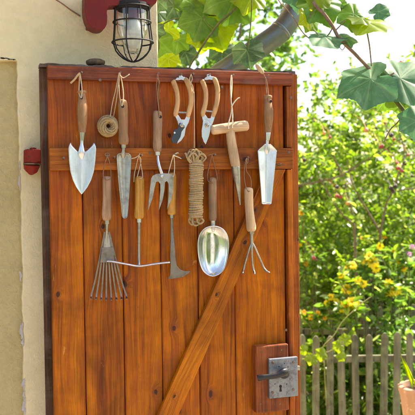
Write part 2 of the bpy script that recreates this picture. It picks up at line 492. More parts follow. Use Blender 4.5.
# ================================================================== SETTING
g = MB(); g.add([(-150,-150,0),(150,-150,0),(150,150,0),(-150,150,0)], [(0,1,2,3)])
tag(g.build('grass_ground', M['grass'], smooth=False), 'sunlit meadow grass behind the fence', kind='structure')
g = MB(); g.add([(-5,-5,.004),(2.3,-5,.004),(2.6,-1,.004),(1.9,1.0,.004),(.9,1.6,.004),(-5,1.6,.004)], [(0,1,2,3,4,5)])
tag(g.build('yard', M['gravel'], smooth=False), 'gravel yard in front of the door', kind='structure')

# ------------------------------------------------------------------ house
WY = .12
CX = P(158, 40, WY).x
NX = P(21, 240, WY).x           # right edge of the recess
NZ = P(20, 60.5, WY).z          # its top
house = thing('house', (-1.6, WY, 0), 'cream plastered house wall with a rougher olive recess beside the open door', 'house')
mb = MB()
# front wall pier with an irregular inner edge towards the recess
zs = np.linspace(0, NZ, 90)
edge = [NX + .0035*math.sin(z*5+1)*.6 + .0012*math.sin(z*31) + random.uniform(-.0018, .0018) for z in zs]
tops = np.linspace(NX, NX-1.0, 60)
topz = [NZ + .004*math.sin(x*23) + random.uniform(-.0015, .0015) for x in tops]
RX = NX - 1.0
front = [(edge[i], zs[i]) for i in range(90)] + [(x, z) for x, z in zip(tops[1:], topz[1:])] + [(RX, 0), (-3.5, 0), (-3.5, 2.7), (CX, 2.7), (CX, 0)]
n = len(front)
mb.prism([(x, z) for x, z in front], WY, WY + .034)
mb.box((-3.5, WY+.034, 0), (CX-.001, WY+.30, 2.7))
mb.build('wall', M['wall'], house, smooth=False, bevel=.004)
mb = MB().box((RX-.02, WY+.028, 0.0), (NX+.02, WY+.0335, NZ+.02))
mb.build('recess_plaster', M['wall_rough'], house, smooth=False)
MB().box((-3.5, WY+.302, 0), (CX-.004, 4.2, 2.7)).build('side_wall', M['wall'], house, smooth=False)
mb = MB().add([(-3.8,-.22,2.62),(CX+.42,-.22,2.62),(CX+.42,2.2,3.9),(-3.8,2.2,3.9),(-3.8,-.22,2.72),(CX+.42,-.22,2.72),(CX+.42,2.2,4.0),(-3.8,2.2,4.0),
               (CX+.42,4.6,2.62),(-3.8,4.6,2.62),(CX+.42,4.6,2.72),(-3.8,4.6,2.72)],
              [(0,3,2,1),(4,5,6,7),(0,1,5,4),(1,2,6,5),(0,4,7,3),(3,9,8,2),(7,6,10,11),(2,8,10,6),(9,11,10,8),(3,7,11,9)])
mb.build('roof', M['rooftile'], house, smooth=False)
# gable infill
MB().add([(-3.5,.0+WY,2.7),(CX-.002,.0+WY,2.7),(CX-.002,2.2,3.85),(-3.5,2.2,3.85),(CX-.002,4.2,2.7),(-3.5,4.2,2.7)],[(0,1,2,3),(1,4,2),(3,2,4,5),(0,3,5)]).build('gable', M['wall'], house, smooth=False)
# chipped paint along the edge of the recess
def chip(px, py, wpx, hpx):
    c = P(px, py, WY-.0012); k = S(px, py, WY); pts = []
    ph = random.random()*6
    for i in range(22):
        a = 2*math.pi*i/22
        r = 1 + .28*math.sin(3*a+ph) + .2*math.sin(5*a+ph*2) + random.uniform(-.12, .12)
        pts.append((c.x + math.cos(a)*wpx*k*r, c.z + math.sin(a)*hpx*k*r))
    return pts
for c in ((21.5, 331, 1.5, 8), (22.5, 342, 1.1, 4), (23.6, 384, 1.6, 5), (24.2, 407, 1.7, 8), (20.5, 276, 1.0, 5), (19.3, 182, .9, 7), (19.6, 166, .7, 4), (23.9, 395, 1., 4)):
    MB().prism(chip(*c), WY-.0015, WY+.002).build('chipped_patch', M['chip'], house, smooth=False)
for px, py, a, b in ((4, 58.2, 4, .7), (10, 59.2, 2.4, .5), (14, 59.5, 1.2, .5)):
    MB().prism(chip(px, py, a, b), WY-.0012, WY+.002).build('crack', M['dark'], house, smooth=False)
# thin twig-like wire across the wall
mb = MB(); pts = smooth_path([P(50, -4, WY-.012), P(62, 3.5, WY-.012), P(70, 9.5, WY-.01), P(80, 16, WY-.002)], 6)
mb.sweep(pts, .0022, 8)
tag(mb.build('wire', M['string_red'], org=P(80, 16, WY)), 'thin rusty brown wire running down the cream wall left of the lamp', 'wire')

# hinge pintle
hp = thing('hinge', P(32, 161, WY), 'red painted iron hinge between the cream wall and the left edge of the wooden door', 'hinge')
k = S(32, 161, .09)
hz = P(32, 161, .09)
def hx(px, py, y=.09): q = P(px, py, y); return (q.x, q.z)
mb = MB(); mb.sweep([P(33, 149.5, .075), P(33, 150.3, .075), P(33, 162.5, .075), P(33, 163.3, .075)], [7.2*k, 8.0*k, 8.0*k, 7.2*k], 24)
mb.prism([hx(33, 150), hx(43, 150.5), hx(43, 161), hx(33, 162.5)], .052, .066)
mb.build('knuckle', M['redhinge'], hp, bevel=.0008)
mb = MB(); mb.sweep([P(32, 164, .078), P(32, 165, .078), P(31.4, 171, .082), P(31, 173, .088)], [6.2*k, 8.2*k, 6.0*k, 3.0*k], 20)
mb.prism([hx(24, 164), hx(36, 164), hx(40, 166), hx(34, 170), (hx(28, 172)), hx(24.5, 169)], .078, WY)
mb.build('pin_seat', M['redhinge'], hp, bevel=.001)

mb = MB(); mb.prism([hx(24.3, 150), hx(28, 148.8), hx(33, 149.6), hx(38, 149), hx(41, 151), hx(41, 163), hx(35, 164.5), hx(28, 163.6), hx(24, 165)], .098, WY+.001)
mb.build('wall_plate', M['redhinge'], hp, bevel=.001)
mb = MB(); mb.sweep([P(32, 163.3, .075), P(32, 164.6, .075)], 8.6*k, 22)
mb.build('washer', M['rust'], hp)
mb = MB(); mb.sweep([P(33, 147.6, .075), P(33, 148.3, .075), P(33, 150, .075)], [2.2*k, 3.4*k, 3.4*k], 14)
mb.build('pin', M['redhinge'], hp)

# ------------------------------------------------------------------ door
DX0, DX1, DZ1, DZ0 = -.484, .295, 1.853, .07
FX0, FX1 = -.466, .272
door = thing('wooden_door', (-.484, .05, DZ0), 'orange brown varnished plank door swung open against the wall, hung with garden tools', 'door')
RT_B, RT_T = 1.804, 1.842
MR_B, MR_T = 1.549, 1.612
BR_B, BR_T = .36, .425
# rear layer
mb = MB().box((DX0, .024, DZ0), (FX0+.10, .05, DZ1-.012)).box((FX1-.05, .024, DZ0), (DX1, .05, DZ1-.012))
mb.box((FX0+.102, .026, DZ0+.005), (FX1-.052, .049, DZ1-.013))
mb.build('backing_board', M['backing'], door, smooth=False, bevel=.002)
mb = MB()
pts = [(DX0-.001, DZ1-.011)]
for i in range(70):
    x = DX0 + (DX1-DX0)*i/69
    z = DZ1 + random.uniform(-.0022, .0008) - (.004 if i in (12, 13, 19, 20, 40, 61) else 0)
    pts.append((x, z))
pts.append((DX1+.001, DZ1-.011))
mb.prism(pts, .012, .052)
mb.build('top_strip', M['backing_h'], door, smooth=False)
# planks with chamfered edges
seams = [FX0, -.3725, -.259, -.1452, -.0312, .0842, .2505]
mb = MB()
for a, b in zip(seams[:-1], seams[1:]):
    g_ = .0011; c_ = .0032
    n_ = 24
    L = []; Rr = []
    for i in range(n_+1):
        z = DZ0 + (DZ1-.012-DZ0)*i/n_
        wl = random.uniform(-.0004, .0004)
        L.append(((a+g_+wl, .023, z), (a+g_+wl, c_, z), (a+g_+c_+wl, 0, z), (b-g_-c_+wl, 0, z), (b-g_+wl, c_, z), (b-g_+wl, .023, z)))
    mb.grid(L)
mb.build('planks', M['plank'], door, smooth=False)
def board(name, mat, x0, x1, z0, z1, y0, y1, parent=door, bev=.0022):
    return MB().box((x0, y0, z0), (x1, y1, z1)).build(name, mat, parent, smooth=False, bevel=bev)
board('top_rail', M['rail'], FX0, FX1-.001, RT_B, RT_T, -.022, -.0005)
board('middle_rail', M['rail_mid'], FX0+.001, FX1-.001, MR_B, MR_T, -.022, -.0005)
board('bottom_rail', M['rail_mid'], FX0+.001, FX1-.001, BR_B, BR_T, -.022, -.0005)
mb = MB().box((.2545, -.012, MR_T+.0015), (FX1-.0005, .0225, RT_B-.0015))
mb.box((.2545, -.012, BR_T+.0015), (FX1-.0005, .0225, MR_B-.0015)).box((.2545, -.012, DZ0), (FX1-.0005, .0225, BR_B-.0015))
mb.build('edge_stile', M['stile'], door, smooth=False, bevel=.002)
# outer right lip
board('outer_stile', M['stile'], FX1+.001, DX1, DZ0, DZ1-.012, -.004, .0235)
# brace
tl = P(267, 171, -.02); tr = P(285.5, 171, -.02)
sl_ = .485
x_l, x_r = tl.x - .002, min(tr.x, .252) + .0015
zt = MR_B - .0015
zb = BR_T + .0015
mb = MB().prism([(x_l, zt), (x_r, zt), (x_r - sl_*(zt-zb), zb), (x_l - sl_*(zt-zb), zb)], -.0205, -.0005)
mb.build('diagonal_brace', M['brace'], door, smooth=False, bevel=.0022)

# nails and screw heads
def nail(px, py, y, long=.016, bent=.0, r=.0014, name='nail'):
    p = P(px, py+1.5, y); mb = MB()
    tip = p + Vector((bent, -long, .004))
    mb.sweep([p + Vector((0, .004, 0)), p + (tip-p)*.6, tip], r, 8)
    d = (tip - p).normalized()
    mb.sweep([tip - d*.0004, tip + d*.0008], r*2.1, 10)
    return mb.build(name, M['rust'], door)
RY = -.022
for n_ in ((79.5, 73, .004), (119.5, 73, 0), (157.5, 74, -.002), (179.8, 75, 0), (191, 74.5, .002), (208, 75, 0), (231.3, 75.5, 0), (265.5, 78, -.002)):
    nail(n_[0], n_[1], RY, .020, n_[2])
for n_ in ((63, 158, 0), (107.5, 156, -.003), (113.3, 157, 0), (138.6, 155.2, .006), (173.5, 155, 0), (179, 157, .008), (193.8, 149.5, 0), (212, 154.5, .004), (247, 157.3, -.003)):
    nail(n_[0], n_[1], RY, .020, n_[2], .0015)
nail(272, 163.5, RY, .016, .022, .0014)
nail(276, 164.5, RY, .014, .024, .0012)
mb = MB()
for px, py in ((291, 97.5), (289, 152), (222, 87), (100, 80), (150, 152.5), (286, 330)):
    p = P(px, py, RY if py < 90 or 148 < py < 160 else -.012)
    mb.sweep([p + Vector((0, .002, 0)), p - Vector((0, .0006, 0))], .0042, 12)
mb.build('screw_head', M['rust'], door)

# lock block + lock
bx0, bx1 = P(254.5, 380, -.02).x, P(287.5, 380, -.02).x
bz1, bz0 = P(270, 344.5, -.02).z, P(270, 411, -.02).z
lb = board('lock_block', M['block'], bx0, bx1-.0, bz0, bz1, -.032, -.0005, bev=.004)
mb = MB()
for px, py in ((261.5, 352), (281.5, 350), (260.5, 404), (280, 404)):
    p = P(px, py, -.032); mb.sweep([p + Vector((0, .002, 0)), p - Vector((0, .0005, 0))], .0026, 10)
mb.build('screw', M['rust'], lb)
lx0, lx1 = P(268.5, 378, -.04).x, P(297.3, 378, -.04).x
lz1, lz0 = P(283, 357.5, -.04).z, P(283, 397, -.04).z
lock = MB().box((lx0, -.046, lz0), (lx1, -.0325, lz1)).build('lock', M['lock'], door, smooth=False, bevel=.0025)
MB().box((FX1+.001, -.0325, lz0+.006), (lx1-.002, -.0045, lz1-.006)).build('lock_body', M['lock'], lock, smooth=False, bevel=.001)
MB().box((lx1-.002, -.03, P(300, 368, -.03).z-.007), (lx1+.014, -.018, P(300, 368, -.03).z+.006)).build('latch_bolt', M['steel_worn'], lock, smooth=False, bevel=.001)
mb = MB()
for px, py in ((272.8, 362.5), (293.6, 362.3), (272.5, 392.5), (293.2, 389.5)):
    p = P(px, py, -.046); mb.sweep([p + Vector((0, .002, 0)), p - Vector((0, .0014, 0)), p - Vector((0, .0022, 0))], [.0042, .0042, .0026], 14)
mb.build('screw', M['rust'], lock)
mb = MB()
for px, py in ((284.5, 363.5), (288, 367), (279, 366.5), (281, 388), (290, 379), (286.8, 384), (275, 384)):
    p = P(px, py, -.046); mb.sweep([p + Vector((0, .002, 0)), p - Vector((0, .0004, 0))], .0018, 10)
mb.build('rivet', M['lever'], lock)
# keyhole
kp = P(280.6, 388, -.0465); k = S(280, 388, -.046)
pts = [(kp.x + math.cos(a)*1.5*k, kp.z + 1.6*k + math.sin(a)*1.5*k) for a in np.linspace(-R(60), R(240), 14)]
pts += [(kp.x - 1.3*k, kp.z - 3.6*k), (kp.x + 1.3*k, kp.z - 3.6*k)]
MB().prism(pts, -.0468, -.045).build('keyhole', M['dark'], lock, smooth=False)
# lever
mb = MB(); a = P(284, 373.4, -.05)
mb.sweep([P(284, 373.4, -.045), P(284, 373.4, -.054), P(284, 373.4, -.066)], [.0165, .0150, .0105], 24)
LH = [(286, 372.0, -.074, 4.2), (283, 372.8, -.080, 4.3), (277, 375.4, -.082, 3.2), (270, 376.6, -.080, 2.9), (263, 377.2, -.077, 3.0), (258.5, 377.8, -.073, 3.3), (257.4, 378, -.072, 2.8)]
LP = smooth_path([(*P(x, y, d), r*.0029) for x, y, d, r in LH], 5)
mb.sweep([p[:3] for p in LP], [p[3] for p in LP], 14, flat=.65)
mb.build('lever_handle', M['lever'], lock, angle=60)

# small weathered knob on the top edge
kp = P(95.5, 63.3, .035)
mb = MB()
prof = [(0, .0175), (.0035, .0265), (.009, .0285), (.014, .0265), (.0185, .019), (.0200, .008)]
mb.sweep([Vector((kp.x, kp.y, DZ1 + h)) for h, r in prof], [r + random.uniform(-.001, .001) for h, r in prof], 20)
tag(mb.build('wooden_knob', M['stone'], org=(kp.x, kp.y, DZ1), angle=70), 'squat weathered grey brown knob sitting on the top edge of the door', 'knob')

# ------------------------------------------------------------------ tool helpers
def tprof(pts, y, n=5):
    """pts: (px,py,radius px) -> centre points and radii"""
    q = smooth_path([(a, b, c) + ((d[0],) if d else (y,)) for a, b, c, *d in pts], n)
    return [P(a, b, d) for a, b, c, d in q], [max(c, .05)*S(a, b, d) for a, b, c, d in q]
def handle(parent, pts, y, mat, name='handle', seg=20, flat=1.0, n=5, hole=None, tip=True):
    mb = MB(); a, r = tprof(pts, y, n)
    mb.sweep(a, r, seg, flat=flat, yframe=True)
    o = mb.build(name, mat, parent, angle=55)
    if hole:
        hx_, hy_, hr = hole
        c = P(hx_, hy_, y); k = S(hx_, hy_, y)
        rad = min(r[:max(2, n*2)][-1], r[n*1]) if len(r) > n else r[0]
        rad = max(r[:n*3])
        # dark disc on the handle's face, its colour standing in for a hole's shade
        m2 = MB(); f = c + Vector((0, -rad*flat*.93, 0))
        m2.sweep([f + Vector((0, .002, 0)), f - Vector((0, .0011, 0))], hr*k, 14)
        m2.build('hole_disc', M['dark'], o)
    return o
def ferrule(parent, pts, y, mat=None, name='ferrule'):
    return handle(parent, pts, y, mat or M['steel'], name, n=4)
CSH = 0.0
def csh(q):
    y0 = q[0][1]
    return [(a, b, c + CSH*min(1, abs(b-y0)/9)) for a, b, c in q]
def cord(parent, pts, y, r=.42, mat=None, name='string', n=6, closed=False):
    """pts (px,py[,y])"""
    q = csh(smooth_path([(p[0], p[1], p[2] if len(p) > 2 else y) for p in pts], n, closed))
    mb = MB(); mb.sweep([P(*p) for p in q], r*.003, 7, closed=closed)
    return mb.build(name, mat or M['string'], parent)
def cords(parent, lines, y, r=.42, mat=None, name='string', n=6):
    mb = MB()
    for pts in lines:
        q = csh(smooth_path([(p[0], p[1], p[2] if len(p) > 2 else y) for p in pts], n))
        mb.sweep([P(*p) for p in q], r*.003, 7)
    return mb.build(name, mat or M['string'], parent)
def blade(parent, rows, y, depth, mat, name='blade', thick=.0014, nx=17, n=4, prof='round', belly=None):
    """rows: (py, xl, xr[, yoff]) ; concave towards the camera by depth(px units)"""
    q = smooth_path([(r[0], r[1], r[2], r[3] if len(r) > 3 else 0.) for r in rows], n)
    G = []
    for i, (py, xl, xr, yo) in enumerate(q):
        w_ = (xr - xl)
        row = []
        for j in range(nx):
            s = -1 + 2*j/(nx-1)
            x = (xl + xr)/2 + s*w_/2
            if prof == 'round': dd = (1 - s*s)
            elif prof == 'vee': dd = (1 - math.sqrt(s*s + .01)) 
            else: dd = (1 - s*s)**.5 if abs(s) < 1 else 0
            dp = depth(i/(len(q)-1)) if callable(depth) else depth
            yy = y + yo - .001 + dp*dd*min(1, w_/12)*.003 - dp*.0015
            # top row swoop handled by rows; keep x,z from plane y
            p = P(x, py, y)
            row.append((p.x, yy, p.z))
        G.append(row)
    mb = MB().grid(G)
    return mb.build(name, mat, parent, solid=thick, angle=60)
def plate(parent, poly, y, thick, mat, name, bevel=.0005):
    mb = MB(); pts = []
    for px, py in poly:
        q = P(px, py, y); pts.append((q.x, q.z))
    mb.prism(pts, y - thick/2, y + thick/2)
    return mb.build(name, mat, parent, smooth=False, bevel=bevel)
TG = 'garden tools hanging on the plank door'

# 1 wide trowel -------------------------------------------------------
t = thing('garden_trowel', P(79.5, 73, -.04), 'broad hand trowel with a shiny pointed blade, far left of the upper row', 'trowel', TG)
Y = -.034; CSH = .014
h = handle(t, [(81.6, 90.4, 3.0), (81.7, 91.2, 4.6), (81.7, 92.6, 4.7), (81.8, 94.2, 3.7), (82, 98, 4.0), (82.3, 107, 5.1), (82.3, 118, 4.9), (82.2, 128, 3.9), (82.1, 132.5, 3.5)], Y, M['ash_worn'], hole=(81, 98.5, 1.25))
ferrule(t, [(82.1, 131.8, 3.3), (82.1, 133.5, 3.1), (82.0, 138.5, 2.5), (81.9, 140.5, 2.3)], Y, M['steel_worn'])
handle(t, [(81.9, 140, 1.7), (81.8, 144, 1.6), (81.6, 148, 2.6), (81.5, 153, 3.4, Y+.001), (81.6, 157, 2.4, Y+.004), (81.8, 160, .6, Y+.006)], Y, M['steel_matte'], 'tang', flat=.55)
q_rows = [(144.5, 67.8, 69.3), (146, 68.0, 95.0)]
# blade with swept shoulders: grid in which the top edge dips at the middle
G = []
for i in range(29):
    v = i/28
    row = []
    for j in range(25):
        s = -1 + 2*j/24
        topy = 142.6 + 10.5*(1 - abs(s))**1.0*(1.0 if abs(s) > .25 else (.9 + .1*abs(s)/.25))
        topy = 142.6 + 12.5*(1-abs(s)) if abs(s) > .3 else 151.3
        py = topy + (194.3 - topy)*v
        # half width at this height
        u_ = (py - 143)/(194.3 - 143)
        hw = float(np.interp(u_, [0, .045, .12, .35, .55, .72, .86, .95, 1], [11.6, 13.1, 13.8, 13.1, 11.8, 9.2, 5.6, 2.3, .15]))
        cx = 82.0 - .2*v
        p = P(cx + s*hw, py, Y)
        row.append((p.x, Y + .004 + .010*(1 - abs(s)**1.5)*(hw/13) - .010*(hw/13) + .006*(v**2)*0, p.z))
    G.append(row)
MB().grid(G).build('blade', M['steel_matte'], t, solid=.0014, angle=60)
cords(t, [[(79.5, 72.5, -.04), (79.3, 82, -.046), (79.0, 93, -.054), (81, 98, -.062)], [(79.8, 72.5, -.04), (81.2, 82, -.05), (82.0, 91, -.062), (81.2, 98, -.064)]], -.05, .55)
cord(t, [(79.5, 73.2, -.043), (77, 76, -.045), (74.5, 79.5, -.045), (70.5, 83.2, -.043)], -.044, .95, M['leather'], 'leather_tag')

# 2 twine ball ----------------------------------------------------------
t = thing('twine_ball', P(108.5, 126, -.04), 'small ball of jute twine with a hole through it, hanging beside the upper row handles', 'ball of twine')
CSH = .016; c = P(108, 126, -.026); k = S(108, 126, -.04)
pts = []
NT = 64
for i in range(NT*26):
    a = i/26*2*math.pi*.97; n_ = i/26
    b = n_/NT*2*math.pi*3 + .55*math.sin(a*1.02 + n_*.45) + .12*math.sin(n_*5)
    rr = 6.6*k + math.cos(b)*4.4*k
    pts.append(c + Vector((math.cos(a)*rr*.97, math.sin(b)*6.6*k, math.sin(a)*rr)))
core = [c + Vector((math.cos(a)*6.6*k*.97, 0, math.sin(a)*6.6*k)) for a in np.linspace(0, 2*math.pi, 32, endpoint=False)]
mb = MB(); mb.sweep(core, 4.0*k, 14, closed=True, flat=1.5, yframe=True)
mb.sweep(pts, .0010, 5)
mb.build('ball', M['hemp'], t, angle=80)
cords(t, [[(119, 73, -.043), (115.6, 90, -.045), (112.5, 103, -.046), (110.3, 116.5, -.056)], [(119.4, 73, -.043), (118, 85, -.045), (116.4, 100, -.045), (113.5, 116, -.045), (110.8, 122, -.04)]], -.04, .42)

# 3 long narrow trowel --------------------------------------------------
t = thing('narrow_trowel', P(119.5, 73, -.04), 'long slim planting trowel with a scratched green grey blade, second tool of the upper row', 'trowel', TG)
Y = -.036; CSH = .014
handle(t, [(122.6, 99.6, 2.2), (122.6, 100.8, 4.0), (122.7, 104, 4.8), (122.9, 112, 4.9), (123.0, 124, 4.9), (123.2, 134, 4.7), (123.6, 140, 5.1), (123.8, 143, 4.6), (123.8, 144.6, 3.4)], Y, M['ash_worn'], hole=(121.8, 106.8, 1.6))
ferrule(t, [(123.6, 144, 3.0), (123.6, 148, 2.5)], Y, M['steel_worn'])
handle(t, [(123.6, 147.5, 1.7), (123.4, 151, 1.5), (123.2, 154, 2.4, Y+.003), (123.2, 158, 1.4, Y+.006)], Y, M['steel_worn'], 'tang', flat=.6)
blade(t, [(153.2, 121.5, 125), (154.2, 117.6, 129.2), (157, 116.4, 130.8), (165, 116.8, 130.6), (185, 118.4, 129.4), (205, 120.6, 128.1), (214, 121.4, 127.3), (217, 122.1, 126.6), (218.2, 123.5, 125.2)], Y+.002, 3.4, M['steel_worn'], prof='round')
cords(t, [[(119.5, 72.5, -.043), (119.0, 84, -.05), (119.6, 96, -.058), (121.6, 106, -.066)], [(119.8, 72.5, -.043), (122.2, 84, -.05), (123.4, 96, -.06), (122.2, 106, -.067)],
          [(119.6, 75, -.045), (123, 77.8, -.047), (126.5, 76.2, -.046), (129.5, 74.2, -.045)]], -.05, .5)

# 4 hand fork -----------------------------------------------------------
t = thing('hand_fork', P(157.5, 74, -.04), 'three pronged steel hand fork with a greyed wooden handle, hanging in the upper row', 'fork', TG)
Y = -.036; CSH = .014
handle(t, [(157.3, 110.8, 2.6), (157.3, 111.8, 4.0), (157.5, 115, 4.6), (157.6, 125, 4.7), (157.4, 138, 4.5), (157.4, 146, 4.6), (157.5, 150, 4.0), (157.5, 152, 3.2)], Y, M['ash_grey'], hole=(159.5, 117.2, 1.5), flat=.9)
ferrule(t, [(157.5, 151.6, 3.0), (157.6, 155.4, 2.7)], Y)
handle(t, [(157.6, 155, 1.5), (157.9, 160, 1.45, Y-.008), (159.5, 167, 1.5, Y-.016), (161.6, 173.5, 1.8, Y-.014)], Y, M['steel'], 'neck')
FY = Y - .014
mb = MB()
def fplate(poly, y, th):
    mb.prism([(P(a, b, y).x, P(a, b, y).z) for a, b in poly], y-th/2, y+th/2)
fplate([(151.0, 178.5), (152.5, 175.6), (156, 174.0), (161.5, 173.2), (167, 173.4), (172, 174.2), (173.4, 177), (173.4, 182), (172.9, 193), (170.8, 201), (166.9, 209.8), (168.0, 200), (168.6, 190), (168.4, 184), (166.9, 181.0), (164.9, 182.2), (164.4, 190), (162.6, 200), (158.6, 211.0), (159.4, 200), (160.1, 190), (160.0, 184), (158.4, 181.4), (156.0, 182.0), (154.6, 188), (152.6, 198), (147.9, 211.0), (148.6, 200), (149.8, 188)], FY, .0036)
mb.build('tines', M['steel_worn'], t, smooth=False, bevel=.0009)
c = P(161.8, 176, FY-.002)
MB().sweep([c, c - Vector((0, .0022, 0)), c - Vector((0, .003, 0))], [.0048, .0042, .002], 14).build('rivet', M['steel'], t)
cords(t, [[(157.5, 74, -.043), (156.8, 84, -.046), (157.4, 97, -.052), (158.8, 110, -.06), (159.6, 117, -.066)], [(157.8, 74, -.043), (158.7, 84, -.047), (158.0, 98, -.053), (159.4, 117, -.067)],
          [(157, 78, -.045), (159.5, 81.5, -.046), (158.8, 84.5, -.046)]], -.05, .45, M['string_red'])

# 5/6 pruners ------------------------------------------------------------
def pruner(label, lh, rh, clip, spring, blade_a, blade_b, pivot, dark):
    t = thing('pruning_shears', P(clip[0][0], clip[0][1], -.03), label, 'shears', 'pruning shears with wooden grips')
    Y = -.032
    for pts in (lh, rh):
        o = handle(t, pts, Y, M['pruner_grip'], 'grip', flat=.85, n=6, seg=16)
    plate(t, clip[1:], Y+.002, .006, M['steel'], 'catch', .001)
    # socket plates where the wood meets the steel
    plate(t, blade_a, Y - .001, .0042, M['steel'], 'hook_blade', .001)
    plate(t, blade_b, Y - .0062, .004, M['blue_steel'] if dark else M['steel'], 'cutting_blade', .001)
    c = P(pivot[0], pivot[1], Y - .0065)
    b = MB(); b.sweep([c + Vector((0,.003,0)), c - Vector((0, .003, 0)), c - Vector((0, .0045, 0))], [.0075, .0075, .0045], 6, twist=0)
    b.sweep([c - Vector((0, .004, 0)), c - Vector((0, .0068, 0))], .0032, 12)
    b.build('pivot_bolt', M['steel_worn'], t, angle=20)
    m = MB()
    (x0, y0), (x1, y1) = spring
    q = []
    for i in range(90):
        f = i/89; a = i*2*math.pi/9
        p = P(x0+(x1-x0)*f, y0+(y1-y0)*f, Y)
        q.append(p + Vector((0, math.sin(a)*.0028, math.cos(a)*.0028)))
    m.sweep(q, .00085, 6); m.build('spring', M['steel'], t)
    return t
t = pruner('garden shears with pale wooden grips and a black coated cutting blade',
       [(172.6, 80.2, 1.6), (173.3, 81.5, 2.5), (175.2, 86.5, 2.6), (177.1, 93, 2.45), (177.6, 102, 2.4), (176.6, 109, 2.55), (175.6, 113.5, 2.5), (175.6, 116.4, 1.9)],
       [(184.4, 78.4, 1.5), (186.2, 80.2, 2.5), (188.8, 86, 2.6), (190.7, 93, 2.6), (191.1, 102, 2.55), (189.8, 109, 2.7), (188.3, 114.5, 2.5), (187.7, 117.2, 1.9)],
       [(179.8, 76), (174.5, 80.2), (176.8, 77.6), (178.4, 77.8), (179.0, 75.6), (181.6, 75.4), (182.6, 76.8), (185.0, 77.2), (186.2, 79.4), (184.0, 80.6), (181, 79.8), (178, 80.4)],
       ((178, 112.3), (187, 112.6)),
       [(174.3, 115), (178, 114.8), (181, 119.5), (184.5, 119.5), (186.4, 115.6), (190.0, 117.3), (188.6, 122.5), (185.6, 128.5), (184.3, 136), (181.2, 140.6), (176.8, 144.0), (177.6, 139), (180.6, 133), (180.6, 129.4), (178.4, 126), (177.2, 121)],
       [(179.8, 122.8), (184.2, 123.4), (184.6, 127.6), (181.6, 131.6), (180.3, 137.2), (176.8, 142.8), (172.4, 143.2), (171.0, 139.6), (172.8, 134.4), (173.8, 129.6), (177.2, 128.6)],
       (182, 125), True)
pv = P(174.6, 132.8, -.0415)
MB().sweep([pv + Vector((0,.002,0)), pv - Vector((0, .001, 0))], .0030, 12).build('blade_screw', M['steel'], t)
pruner('garden shears with pale wooden grips and an all silver blade, beside the dibber',
       [(201.6, 80.0, 1.6), (202.3, 81.3, 2.5), (204.6, 87, 2.6), (205.9, 93, 2.45), (205.6, 102, 2.4), (204.0, 109, 2.55), (202.9, 113, 2.5), (203.0, 116.6, 1.9)],
       [(213.0, 78.0, 1.5), (214.8, 79.8, 2.5), (216.9, 86, 2.6), (217.6, 93, 2.6), (216.9, 102, 2.55), (215.3, 109, 2.6), (213.7, 114, 2.4), (212.8, 117, 1.8)],
       [(208, 75.5), (203.4, 79.6), (205.4, 77.2), (206.4, 77.2), (206.6, 74.4), (209.6, 74.0), (210.6, 76.2), (213.2, 76.6), (214.6, 78.8), (212.4, 80.2), (209, 79.6), (206.2, 80.2)],
       ((205.6, 111), (213.4, 111.6)),
       [(201.4, 113.6), (205.2, 114.6), (207.6, 118.2), (210.2, 118.4), (211.8, 113.8), (215.2, 115.6), (213.4, 121.5), (210.8, 128), (208.6, 130.4), (205.4, 129), (202.6, 122)],
       [(203.0, 119.6), (207.6, 121.2), (210.8, 124.6), (210.6, 130), (208.8, 136.4), (206.9, 141.4), (205.6, 144.6), (203.4, 141.6), (201.6, 136.6), (201.4, 130.6), (202.4, 125)],
       (206.6, 125.2), False)

# 7 hanging cord + rope hank ---------------------------------------------
CSH = 0
t = thing('rope_hank', P(191, 74.5, -.035), 'hank of coarse hemp rope wound round itself, hanging on a long cord', 'rope')
cords(t, [[(191, 74, -.043), (192.2, 79, -.045), (190.8, 84, -.045), (193.0, 90, -.045), (194.2, 96, -.042), (194.4, 120, -.036), (194.2, 148, -.040)],
          [(191.2, 74, -.043), (189.6, 80, -.046), (192.6, 86, -.046), (193.6, 93, -.045)]], -.04, .42, M['string'])
rope = MB()
k = S(196, 190, -.045)
ring = [P(191.5 + 2.8*math.cos(a), 152 + 2.8*math.sin(a), -.05) for a in np.linspace(0, 2*math.pi, 18, endpoint=False)]
rope.sweep(ring, .0012, 7, closed=True)
def hcx(py): return 196.4 + (py-163)/55*(-.6)
rope.sweep([P(hcx(a), a, -.045) for a in (160, 170, 190, 210, 218)], [5.6*k, 6.4*k, 6.5*k, 6.3*k, 5.2*k], 16, flat=.8)
q = []
for i in range(27*16):
    a = i/16*2*math.pi; f = i/(27*16)
    py = 163.5 + f*53.5 + math.sin(i*.37)*.22 + .9*math.sin(a + 1.3*math.sin(f*19))
    rr = (6.3 + .35*math.sin(f*23) + .3*math.sin(f*71)) * k
    c = P(hcx(py), py, -.045)
    q.append(c + Vector((math.cos(a)*rr, math.sin(a)*rr*.82, math.sin(a+.6)*.7*k)))
rope.sweep(q, 1.12*k, 8)
for j, (x0, x1, top) in enumerate(((187.4, 192, 151.5), (190.6, 195.5, 150.0), (193, 199, 149.6), (195.5, 202.2, 151.2), (197.5, 205.6, 153.6), (189.0, 197, 153.0), (192, 203.0, 154.4))):
    yy = -.048 - .004*(j % 3)
    pts = [(193.5 + j*.5, 166, -.047), (x0 + .8, 160, yy), (x0, top+4, yy-.003), ((x0+x1)/2, top, yy-.005), (x1, top+3.2, yy-.003), (x1-1.4, 160, yy), (195 + j*.4, 166, -.047)]
    qq = smooth_path(pts, 5); rope.sweep([P(*p) for p in qq], 1.0*k, 7)
